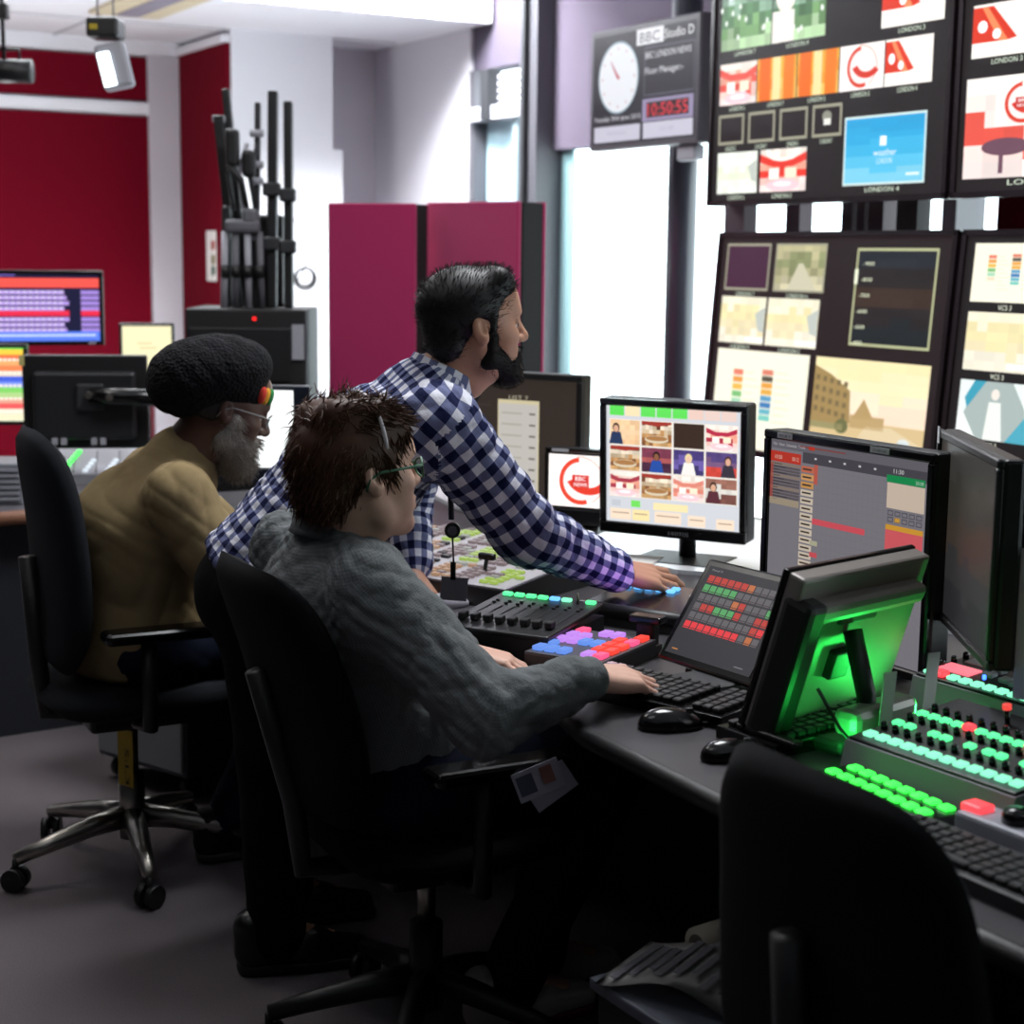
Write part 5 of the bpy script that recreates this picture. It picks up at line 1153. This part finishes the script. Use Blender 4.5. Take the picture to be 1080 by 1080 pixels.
hl = Sdf(); hand(hl, J['lwr']+V(.0, -.01, -.01), V(.55, -.38, -.55), V(.55, .2, .65), -1, per=((28, 25, 15),)*4, spread=6); hl.cone(J['lwr']+V(0, .02, .05), J['lwr']+V(0, -.01, -.01), .028, .026, .015)
parts = [(hd, .0022), (hs, .0022), (hl, .0025)]; stick_body(parts, J); joined('body', parts, skin1, lm)
eyes(H, lm, lid=skin1); hair1 = mat('black_hair', '#0d0a0a', .5, spec=.4); brows(H, lm, hair1, .0042)
sd = Sdf(); H.e(sd, (-.022, 0, .046), (.107, .085, .090), .01); H.c(sd, (.050, -.035, .105), (.050, .035, .105), .024, None, .03); H.c(sd, (.066, -.030, .090), (.066, .030, .090), .018, None, .03); H.c(sd, (-.075, -.03, -.035), (-.075, .03, -.035), .035, None, .04)
H.e(sd, (.108, 0, -.010), (.055, .12, .082), .006, 's'); H.e(sd, (.055, 0, -.095), (.085, .12, .085), .02, 's')
for y in (-1, 1): H.e(sd, (-.008, y*.085, -.016), (.028, .024, .040), .006, 's'); H.c(sd, (.022, y*.069, .03), (.020, y*.066, -.030), .009, .008, .01)
hairy('hair', sd, .0032, lm, hair1, [dict(n=2600, length=.013, rad=.0010, comb=lambda p, n: V(.25, .1, .5), seed=1, lift=1.0, seg=2)])
beard1 = mat('dark_beard', '#120d0c', .6, spec=.2)
def beard_solid(H, t, drop=0):
    sd = Sdf()
    for y in (-1, 1):
        H.c(sd, (.016, y*.066, -.022), (.010, y*.058, -.070), .009+t, .011+t, .012); H.c(sd, (.010, y*.056, -.070), (.062, y*.022, -.102-drop), .014+t, .015+t, .015)
        H.c(sd, (.030, y*.052, -.062), (.066, y*.028, -.078), .013+t, .013+t, .012)
        H.c(sd, (.098, y*.006, -.049), (.084, y*.027, -.064), .0045+t*.4, .005+t*.4, .006); H.c(sd, (.084, y*.027, -.064), (.070, y*.028, -.085), .008+t*.5, .012+t, .01)
    H.e(sd, (.074, 0, -.102-drop), (.022+t, .030+t, .022+t), .015); H.e(sd, (.086, 0, -.0855), (.010+t*.5, .012, .009), .008); H.e(sd, (.06, 0, -.112-drop), (.03+t, .03+t, .014+t), .02)
    H.e(sd, (.100, 0, -.066), (.020, .019, .0105), .004, 's'); H.e(sd, (.080, 0, -.018), (.06, .050, .030), .008, 's'); return sd
hairy('beard', beard_solid(H, .0075), .0026, lm, beard1, [dict(n=1500, length=.008, rad=.0008, comb=lambda p, n: V(.2, 0, -.6), seed=2, lift=.8, seg=2)])
sd = Sdf(); H.c(sd, (.0965, -.012, -.0588), (.0965, .012, -.0588), .0046, None, .004); H.c(sd, (.0945, -.011, -.0715), (.0945, .011, -.0715), .0054, None, .004); sdf_part('lips', sd, .0015, mat('lip_brown', '#8a5448', .45), lm, 1)
ging = cloth_check('navy_gingham', '#141a40', '#6c7194', '#dedee8', .0385)
sp = unit(J['chest']-J['pel']); bf = unit(np.cross(r_, sp)); bf = bf if bf[2] < 0 else -bf      # belly side of the leaning trunk
sd = Sdf(); fl_ = (bf, .78)
hem = J['pel']+sp*.01
sd.cone(hem-sp*.03, J['chest'], .170, .165, .06, fl_, g=0).cone(J['chest'], J['neck']-sp*.045+up*.0, .165, .085, .06, (bf, .8), g=0)
sd.cone(J['neck']-sp*.05, J['rsh'], .075, .066, .05, g=0).cone(J['neck']-sp*.05, J['lsh'], .075, .066, .05, g=0)
sd.cone(J['chest']+r_*.06, J['rsh']-sp*.04, .11, .075, .05, g=0).cone(J['chest']-r_*.06, J['lsh']-sp*.04, .11, .075, .05, g=0)
sd.cone(J['rsh'], J['rel'], .080, .067, .03, g=1).cone(J['rel'], J['rwr']-unit(J['rwr']-J['rel'])*.06, .067, .047, .02, g=1).cone(J['rwr']-unit(J['rwr']-J['rel'])*.055, J['rwr'], .045, .044, .006, g=1)
sd.cone(J['lsh'], J['lel'], .074, .058, .025, g=3).cone(J['lel'], J['lwr'], .058, .042, .02, g=3)
for a, b in (('rwr', 'rel'), ('lwr', 'lel')): sd.half(J[a]+unit(J[a]-J[b])*.004, J[a]-J[b], .004, ext=.1) if False else None
sd.half(hem, -sp, .01)
fr = ((hem, J['neck'], bf, .165), {1: (J['rsh'], J['rel'], J['rwr'], up, .064), 3: (J['lsh'], J['lel'], J['lwr'], r_, .056)})
sdf_part('shirt', sd, .0052, ging, lm, 3, [(.0075, 5, 38), (.003, 15, 80)], tube_uv(*fr))
collar(lm, J['neck']-unit(V(.35, 0, 1))*.008+f*.0, unit(V(.42, .08, 1)), f, ging, r=.068, h=.046)
navy = mat('navy_denim', '#161a2a', .9, bump=.4, scale=500, var=.1, spec=.1); trous = mat('black_trousers', '#0e0e12', .9, bump=.3, scale=400, spec=.1)
def trousers(J, m, root, rp=.15, rt=.088, rk=.066, ra=.055, fold=.003, seed=3):
    sd = Sdf(); sd.cone(J['rhip']*.75+J['lhip']*.25, J['lhip']*.75+J['rhip']*.25, rp-.02, None, .06); sd.cone(J['pel'], J['pel']+unit(J['chest']-J['pel'])*.06, rp-.015, rp-.02, .06)
    for s_ in 'rl': sd.cone(J[s_+'hip'], J[s_+'kn'], rt+.01, rk, .04).cone(J[s_+'kn'], J[s_+'an']-V(0, 0, .012), rk, ra+.006, .03)
    return sdf_part('trousers', sd, .007, m, root, 3, (fold, seed, 38))
trousers(J, trous, lm, rp=.128, rt=.078)
for s_ in 'rl': shoe(lm, J[s_+'an']-f*.05-V(0, 0, .09), J[s_+'an']+f*.17-V(0, 0, .09), mat('black_leather', '#0c0c0d', .35), black)
# lanyard: strap hanging from the neck, reel, clip and card
q0, q1 = P(474, 470, 3.53), P(476, 548, 3.53)
o = lm.location; mb = MB(); mb.tube([Vector(H(.03, .05, -.13))-o, q0-o, (q0+q1)/2-o, q1-o], .0065, 6)
la = mb.build('lanyard', mat('navy_strap', '#10121f', .7), lm); s3 = q1-o
MB().tube([(0, -.004, 0), (0, .006, 0)], .017, 20).tube([(0, -.006, 0), (0, -.003, 0)], .010, 20, mi=1).build('badge_reel', [gloss, mat('badge_grey', '#6a6a72', .4)], la, Matrix.Translation(s3+Vector((.003, -.01, -.022))))
MB().tube([(0, 0, 0), (.003, 0, -.06)], .0022, 6).box((.002, -.003, -.075), (.012, .006, .04), bev=.002).build('badge_clip', gloss, la, Matrix.Translation(s3+Vector((.003, -.01, -.035))))
MB().box((.012, .004, -.115), (.058, .003, .052), bev=.001).build('identity_card', mat('card_grey', '#8b8a90', .35), la, Matrix.Translation(s3+Vector((.003, -.01, -.035))) @ Matrix.Rotation(R(4), 4, 'Y'))
# ============================================================ the seated young man in grey
ym = thing('person', 'seated young man with brown hair and glasses in a grey shirt typing', 'person', (-.10, 3.02, 0))
f = V(math.cos(R(28)), math.sin(R(28)), 0); r_ = V(f[1], -f[0], 0)
J = dict(f=f, pel=V(-.19, 2.995, .555), chest=V(-.315, 2.935, .83), neck=V(-.308, 2.925, 1.0), rsh=V(-.243, 2.775, .942), lsh=V(-.41, 3.085, .950), rel=V(-.035, 2.665, .748), rwr=V(.122, 2.745, .790),
         lel=V(-.20, 3.20, .755), lwr=V(-.10, 3.03, .768), rhip=V(-.165, 2.905, .545), lhip=V(-.25, 3.065, .545), rkn=V(.21, 3.08, .55), lkn=V(.12, 3.26, .55), ran=V(.0, 3.07, .10), lan=V(.06, 3.23, .10))
skin2 = mat('fair_skin', '#e8b9a4', .5, bump=.12, scale=220, var=.06)
H = Head((-.268, 2.90, 1.118), 31, -6, -2, .97); hd = Sdf(); head_solid(H, hd, J['neck']+V(0, 0, -.01), nose=.99, jaw=.97, full=1.02)
hs = Sdf(); hand(hs, J['rwr']+V(.015, .012, .0), V(.82, .54, -.13), V(-.1, -.30, .94), 1, per=((18, 22, 14), (16, 22, 14), (18, 24, 14), (22, 26, 14)), spread=7, thumb=.4, sc=1.08); hs.cone(J['rwr']-unit(J['rwr']-J['rel'])*.06, J['rwr']+V(.015, .012, 0), .027, .024, .015)
hl = Sdf(); hand(hl, J['lwr']+V(.012, -.004, .0), V(.95, -.25, -.14), V(.1, 0, .99), -1, curl=(18, 25, 18)); hl.cone(J['lwr']-unit(J['lwr']-J['lel'])*.06, J['lwr']+V(.012, -.004, 0), .027, .025, .015)
parts = [(hd, .0022), (hs, .0022), (hl, .0025)]; stick_body(parts, J); joined('body', parts, skin2, ym)
eyes(H, ym, '#3a4a4a', skin2); hair2 = mat('brown_hair', '#4c2d1c', .5, spec=.35, var=.35, scale=300); brows(H, ym, hair2, .003)
sd = Sdf(); H.e(sd, (-.024, 0, .044), (.108, .088, .090), .01); H.c(sd, (.058, -.040, .082), (.058, .040, .082), .026, None, .04); H.c(sd, (-.082, -.035, -.025), (-.082, .035, -.025), .034, None, .04)
H.c(sd, (.02, -.05, .115), (-.06, -.04, .12), .024, .028, .03); H.c(sd, (.01, .04, .12), (-.07, .03, .115), .024, .028, .03)
H.e(sd, (.112, 0, -.028), (.052, .12, .082), .006, 's'); H.e(sd, (.060, 0, -.105), (.085, .12, .090), .02, 's')
for y in (-1, 1): H.e(sd, (-.006, y*.088, -.022), (.026, .024, .034), .006, 's'); H.c(sd, (.028, y*.071, .03), (.024, y*.071, -.002), .011, .006, .012)
Fh = H.R[:, 0]; Lh = H.R[:, 1]; Uh = H.R[:, 2]; hc = H(-.02, 0, .05)
def comb_y(p, n):
    q = (p-hc) @ H.R
    if q[2] > .035 and q[0] > -.02: return Fh*1.0+Lh*(.5*np.sign(q[1])*abs(math.sin(q[0]*90)))-Uh*.15
    return -Uh*.9-Fh*(.5 if q[0] < 0 else -.2)
def comb_t(p, n): return unit(np.random.default_rng(int(abs(p[0]*1e5)) % 9973).normal(size=3))*.8+Fh*.5
hairy('hair', sd, .0035, ym, hair2, [dict(n=3400, length=.030, rad=.0024, comb=comb_y, seed=4, wav=.35, lift=.08, grav=.03, seg=5), dict(n=1500, length=.034, rad=.0024, comb=comb_t, seed=6, wav=.6, lift=.22, seg=5, keep=lambda p: ((p-hc) @ H.R)[2] > .05)])
sd = Sdf(); H.c(sd, (.0965, -.012, -.0588), (.0965, .012, -.0588), .0046, None, .004); H.c(sd, (.0945, -.011, -.0715), (.0945, .011, -.0715), .0054, None, .004); sdf_part('lips', sd, .0015, mat('lip_pink', '#c07468', .4), ym, 1)
def bent(root, H, pts, rad, n=8): return [Vector(H(*p))-root.location for p in pts]
band = MB(); band.tube(bent(ym, H, [(.0-.02*math.cos(a)*0+.012, .098*math.sin(a), .048+.102*math.cos(a)) for a in [R(-88+8*k) for k in range(23)]], 0), .0035, 8).build('hair_band', mat('white_band', '#d9d2d6', .35), ym, smooth=True)
def glasses(root, H, m, lensm, rim=.0018, w=.024, h=.018, x=.110):
    mb = MB()
    for y in (-1, 1):
        mb.tube(bent(root, H, [(x-.012*abs(math.cos(a)) * (1 if math.cos(a)*y > 0 else .2), y*.033+w*math.cos(a), -.002+h*math.sin(a)) for a in [2*PI*k/24 for k in range(25)]], 0), rim, 6, caps=False)
        mb.tube(bent(root, H, [(x-.012, y*.057, .006), (x-.03, y*.074, .008), (.0, y*.086, .010), (-.022, y*.085, .0), (-.03, y*.082, -.02)], 0), rim*1.1, 6)
    mb.tube(bent(root, H, [(x, -.010, .002), (x+.003, 0, .006), (x, .010, .002)], 0), rim, 6); g = mb.build('glasses', m, root, smooth=True)
    for y in (-1, 1):
        vs = bent(root, H, [(x-.004, y*.033+w*.95*math.cos(2*PI*k/24), -.002+h*.95*math.sin(2*PI*k/24)) for k in range(24)], 0); MB().quad(vs).build('lens', lensm, g)
glasses(ym, H, mat('green_frame', '#2f6a4c', .3), glassm, rim=.0022)
greyshirt = cloth_check('grey_fine_check', '#7d8283', '#747879', '#6a6e70', .0046, thin=.4, bump=.5)
def torso_uv(J, base): return
sp = unit(J['chest']-J['pel'])
def shirt(J, sd, wb=.165, wc=.165, flat=.74, sleeve=(.072, .060, .044), end=None, cuff=True, g0=0):
    ff = J['f']; sp = unit(J['chest']-J['pel']); base = J['pel']-sp*.085
    sd.cone(base, J['chest'], wb, wc, .06, (ff, flat+.08), g=0).cone(J['chest'], J['neck']-up*.055, wc, .085, .06, (ff, flat+.05), g=0)
    for s_, g in (('r', 1), ('l', 3)):
        sd.cone(J['neck']-up*.045, J[s_+'sh'], .062, .060, .05, g=0).cone(J['chest']*.75+J[s_+'sh']*.25, J[s_+'sh']-up*.05, .115, .075, .05, (ff, .85), g=0)
        if end: sd.cone(J[s_+'sh'], J[s_+'sh']+(J[s_+'el']-J[s_+'sh'])*end, sleeve[0], sleeve[1], .025, g=g)
        else:
            w_ = J[s_+'wr']-unit(J[s_+'wr']-J[s_+'el'])*.05
            sd.cone(J[s_+'sh'], J[s_+'el'], sleeve[0], sleeve[1], .025, g=g).cone(J[s_+'el'], w_, sleeve[1], sleeve[2], .02, g=g).cone(w_, J[s_+'wr'], sleeve[2]-.003, sleeve[2]-.004, .004, g=g)
    return (base, J['neck'], ff, .16), {1: (J['rsh'], J['rel'], J['rwr'], up, .06), 3: (J['lsh'], J['lel'], J['lwr'], up, .06)}
sd = Sdf(); fr = shirt(J, sd); sd.half(V(0, 0, .49), -up, .01); sdf_part('shirt', sd, .0052, greyshirt, ym, 3, [(.0095, 11, 40), (.0045, 14, 85)], tube_uv(*fr))
collar(ym, J['neck']+up*.004, unit(V(.16, .08, 1)), f, greyshirt, r=.070, h=.044)
trousers(J, navy, ym, seed=5)
ws, wso = mat('white_canvas', '#c9c2bc', .8, bump=.2), mat('maroon_rubber', '#6a2030', .6)
for s_ in 'rl': shoe(ym, J[s_+'an']-f*.05-V(0, 0, .10), J[s_+'an']+f*.17-V(0, 0, .10), ws, wso)
ic = P(568, 823, 2.74); o = ym.location
for k, (dx, rt) in enumerate(((0, -24), (.02, -38))):
    c_ = MB().box((0, .004*k, 0), (.085, .002, .052), bev=.001).build('identity_card', mat('card_pale', '#a9a7b4', .3), ym, Matrix.Translation(ic-o+Vector((dx, .006*k, -.012*k))) @ Matrix.Rotation(R(rt), 4, 'Y') @ Matrix.Rotation(R(-25), 4, 'X'))
    if k == 0:
        MB().box((.018, -.0015, .004), (.022, .001, .03)).build('card_photo', mat('card_photo', '#8a5a50', .5), c_); MB().box((-.022, -.0015, .0), (.03, .001, .034)).build('card_print', mat('card_print', '#4c4c66', .5), c_)
# ============================================================ the seated man in the knitted hat
tm = thing('person', 'seated man with grey beard and black knitted hat in a beige shirt', 'person', (-.88, 3.95, 0))
f = V(math.cos(R(27)), math.sin(R(27)), 0); r_ = V(f[1], -f[0], 0)
J = dict(f=f, pel=V(-.905, 3.945, .565), chest=V(-.885, 3.93, .83), neck=V(-.795, 3.945, 1.02), rsh=V(-.765, 3.765, .945), lsh=V(-.90, 4.095, .945), rel=V(-.635, 3.745, .735), rwr=V(-.43, 3.90, .765),
         lel=V(-.72, 4.22, .745), lwr=V(-.50, 4.20, .765), rhip=V(-.85, 3.86, .55), lhip=V(-.95, 4.03, .55), rkn=V(-.50, 4.13, .57), lkn=V(-.60, 4.33, .57), ran=V(-.70, 3.99, .10), lan=V(-.68, 4.22, .10))
skin3 = mat('dark_skin', '#5b3d30', .42, bump=.18, scale=200, var=.1)
H = Head((-.690, 3.95, 1.133), 22, 17, 0, 1.0); hd = Sdf(); head_solid(H, hd, J['neck'], nose=1.03)
hs = Sdf(); hand(hs, J['rwr'], V(.9, .4, -.1), V(0, 0, 1), 1); hs.cone(J['rel'], J['rwr'], .045, .028, .02)
hl = Sdf(); hand(hl, J['lwr'], V(.95, .1, -.1), V(0, 0, 1), -1); hl.cone(J['lel'], J['lwr'], .045, .028, .02)
for s_ in 'rl': hs.cone(J[s_+'sh']*.6+J[s_+'el']*.4, J[s_+'el'], .044, .042, .02)
parts = [(hd, .0022), (hs, .003), (hl, .003)]; stick_body(parts, J); joined('body', parts, skin3, tm)
eyes(H, tm, lid=skin3); gb = mat('grey_beard', '#98928c', .7, spec=.2, var=.3, scale=160); brows(H, tm, gb, .003)
hairy('beard', beard_solid(H, .012, .012), .0028, tm, gb, [dict(n=2600, length=.022, rad=.0012, comb=lambda p, n: V(.25, .1, -.7), seed=8, wav=.4, lift=.6, seg=3)])
sd = Sdf(); H.e(sd, (-.03, 0, .01), (.085, .080, .07), .01); H.e(sd, (.06, 0, .0), (.075, .12, .12), .01, 's'); H.e(sd, (-.06, 0, -.09), (.10, .12, .06), .01, 's'); hairy('hair', sd, .004, tm, mat('black_grey_hair', '#1b1918', .6), [dict(n=500, length=.01, rad=.001, comb=(0, 0, -.5), seed=9, seg=2)])
knit = bpy.data.materials.new('black_knit'); knit.use_nodes = True; nt = knit.node_tree; b = nt.nodes['Principled BSDF']; b.inputs['Base Color'].default_value = lin('#131316'); b.inputs['Roughness'].default_value = .95; b.inputs['Specular IOR Level'].default_value = .2
tc = nt.nodes.new('ShaderNodeTexCoord'); vo = nt.nodes.new('ShaderNodeTexVoronoi'); vo.inputs['Scale'].default_value = 120; nt.links.new(tc.outputs['Object'], vo.inputs['Vector']); bp = nt.nodes.new('ShaderNodeBump'); bp.inputs['Strength'].default_value = 1; bp.inputs['Distance'].default_value = .004; nt.links.new(vo.outputs['Distance'], bp.inputs['Height']); nt.links.new(bp.outputs['Normal'], b.inputs['Normal'])
sd = Sdf(); H.e(sd, (-.050, 0, .085), (.140, .120, .082), .02, tilt=('Y', -20)); H.e(sd, (-.105, 0, .030), (.085, .105, .075), .05, tilt=('Y', -30)); H.e(sd, (-.01, 0, .055), (.105, .088, .045), .04, tilt=('Y', 10)); H.e(sd, (.06, 0, -.035), (.125, .2, .058), .02, 's', tilt=('Y', 6))
sdf_part('knitted_hat', sd, .004, knit, tm, 2, (.003, 12, 60))
for k, c_ in enumerate(('#c8382a', '#e0a030', '#2f8a4a')):
    sd = Sdf()
    for q in range(2): H.e(sd, (.062+.013*k, -.072+.0145*k, .052+.010*q), (.0085, .011, .016), .004)
    sdf_part('colour_stripe', sd, .0022, mat('wool_'+c_[1:], c_, .95), tm, 1)
glasses(tm, H, mat('silver_frame', '#a8a8a8', .3, .8), glassm, rim=.0016)
beige = mat('beige_cotton', '#8a7858', .95, bump=.35, scale=60, var=.06, spec=.1)
sd = Sdf(); shirt(J, sd, wb=.185, wc=.175, flat=.80, sleeve=(.078, .074, .05), end=.80); sd.cone(J['neck']-V(.03, 0, .06), J['neck']+V(-.005, 0, .0), .085, .070, .04)
sd.half(V(0, 0, .505), -up, .01); sdf_part('shirt', sd, .0055, beige, tm, 3, [(.0055, 21, 26), (.005, 24, 62)])
trousers(J, navy, tm, seed=8)
bs = mat('dark_suede', '#191614', .8)
for s_ in 'rl': shoe(tm, J[s_+'an']-f*.05-V(0, 0, .10), J[s_+'an']+f*.17-V(0, 0, .10), bs, mat('grey_rubber', '#4a4744', .7))
# ============================================================ light and camera
def area(name, loc, target, size, power, col=(1, 1, 1), sy=None):
    l = bpy.data.lights.new(name, 'AREA'); l.energy = power; l.color = col; l.size = size
    if sy: l.shape = 'RECTANGLE'; l.size_y = sy
    o = bpy.data.objects.new(name, l); COL.objects.link(o); o.location = loc
    o.rotation_euler = (Vector(target)-Vector(loc)).to_track_quat('-Z', 'Y').to_euler(); return o
def spot(name, loc, target, power, ang, col=(1, 1, 1), blend=.6, r=.1):
    l = bpy.data.lights.new(name, 'SPOT'); l.energy = power; l.color = col; l.spot_size = R(ang); l.spot_blend = blend; l.shadow_soft_size = r
    o = bpy.data.objects.new(name, l); COL.objects.link(o); o.location = loc
    o.rotation_euler = (Vector(target)-Vector(loc)).to_track_quat('-Z', 'Y').to_euler(); return o
area('soffit_fill', rm(-2.2, -1.6, 3.3), rm(-3.4, -.6, 1.6), .8, 150, (.95, .98, 1))  # added fill for the back-left corner, belongs to no fitting
area('pillar_fill', rm(-2.4, -.3, 3.2), rm(-3.71, -.0, 1.7), .5, 260, (.95, .98, 1))  # added to whiten the pillar; its source is unseen
area('soffit_underside_fill', rm(-2.9, -2.0, .9), rm(-3.2, -1.6, 3), .6, 30, (.97, .98, 1))  # invented upward fill to brighten the soffit underside, no real fitting
area('ceiling_light_left', rm(-.2, -3.2, 3.35), rm(0, -3.1, 0), 1.2, 22, (1, .97, .93))
area('ceiling_light_desk', rm(1.6, -1.4, 3.35), rm(1.6, -1.6, 0), 1.0, 80, (.95, .97, 1))
area('rear_fill', rm(2.3, -3.3, 3.35), rm(2.0, -2.2, .9), 1.2, 8, (.95, .97, 1))  # added soft fill on the men's backs and right sides
o_, ex, ey = t_touch
gl = o_+ex*.30-ey*.035+Vector((0, 0, .03)); g2 = o_+ex*.03-ey*.06+Vector((0, 0, .03))
spot('green_key_glow', gl, o_+ex*.17+ey*.03+Vector((0, 0, .18)), 1.9, 160, (.03, 1, .12), .8, .02)
spot('green_key_glow', g2, o_+ex*.12+ey*.02+Vector((0, 0, .14)), .9, 150, (.03, 1, .12), .8, .02)
spot('violet_desk_light', rm(2.25, -1.72, .80), rm(2.05, -1.78, .95), .6, 100, (.6, .15, 1), r=.03)
w = bpy.data.worlds.new('world'); SC.world = w; w.use_nodes = True
w.node_tree.nodes['Background'].inputs['Color'].default_value = (.55, .6, .7, 1); w.node_tree.nodes['Background'].inputs['Strength'].default_value = .02
cam = bpy.data.cameras.new('camera'); co = bpy.data.objects.new('camera', cam); COL.objects.link(co)
cam.sensor_width = 36; cam.sensor_fit = 'HORIZONTAL'; cam.lens = FPX*36/1080; cam.clip_start = .05
r0, u0, b0 = Vector((1, 0, 0)), Vector((0, _st, _ct)), Vector((0, -_ct, _st))
rc = r0*_c+u0*_s; uc = u0*_c-r0*_s
M = Matrix.Identity(4)
for i in range(3): M[i][0], M[i][1], M[i][2], M[i][3] = rc[i], uc[i], b0[i], EYE[i]
co.matrix_world = M; SC.camera = co
cam.dof.use_dof = True; cam.dof.focus_distance = 3.15; cam.dof.aperture_fstop = 4.2
SC.view_settings.view_transform = 'Standard'; SC.view_settings.look = 'None'; SC.view_settings.gamma = 1; SC.view_settings.exposure = 0; SC.view_settings.use_curve_mapping = False
SC.cycles.max_bounces = 6; SC.cycles.sample_clamp_indirect = 4
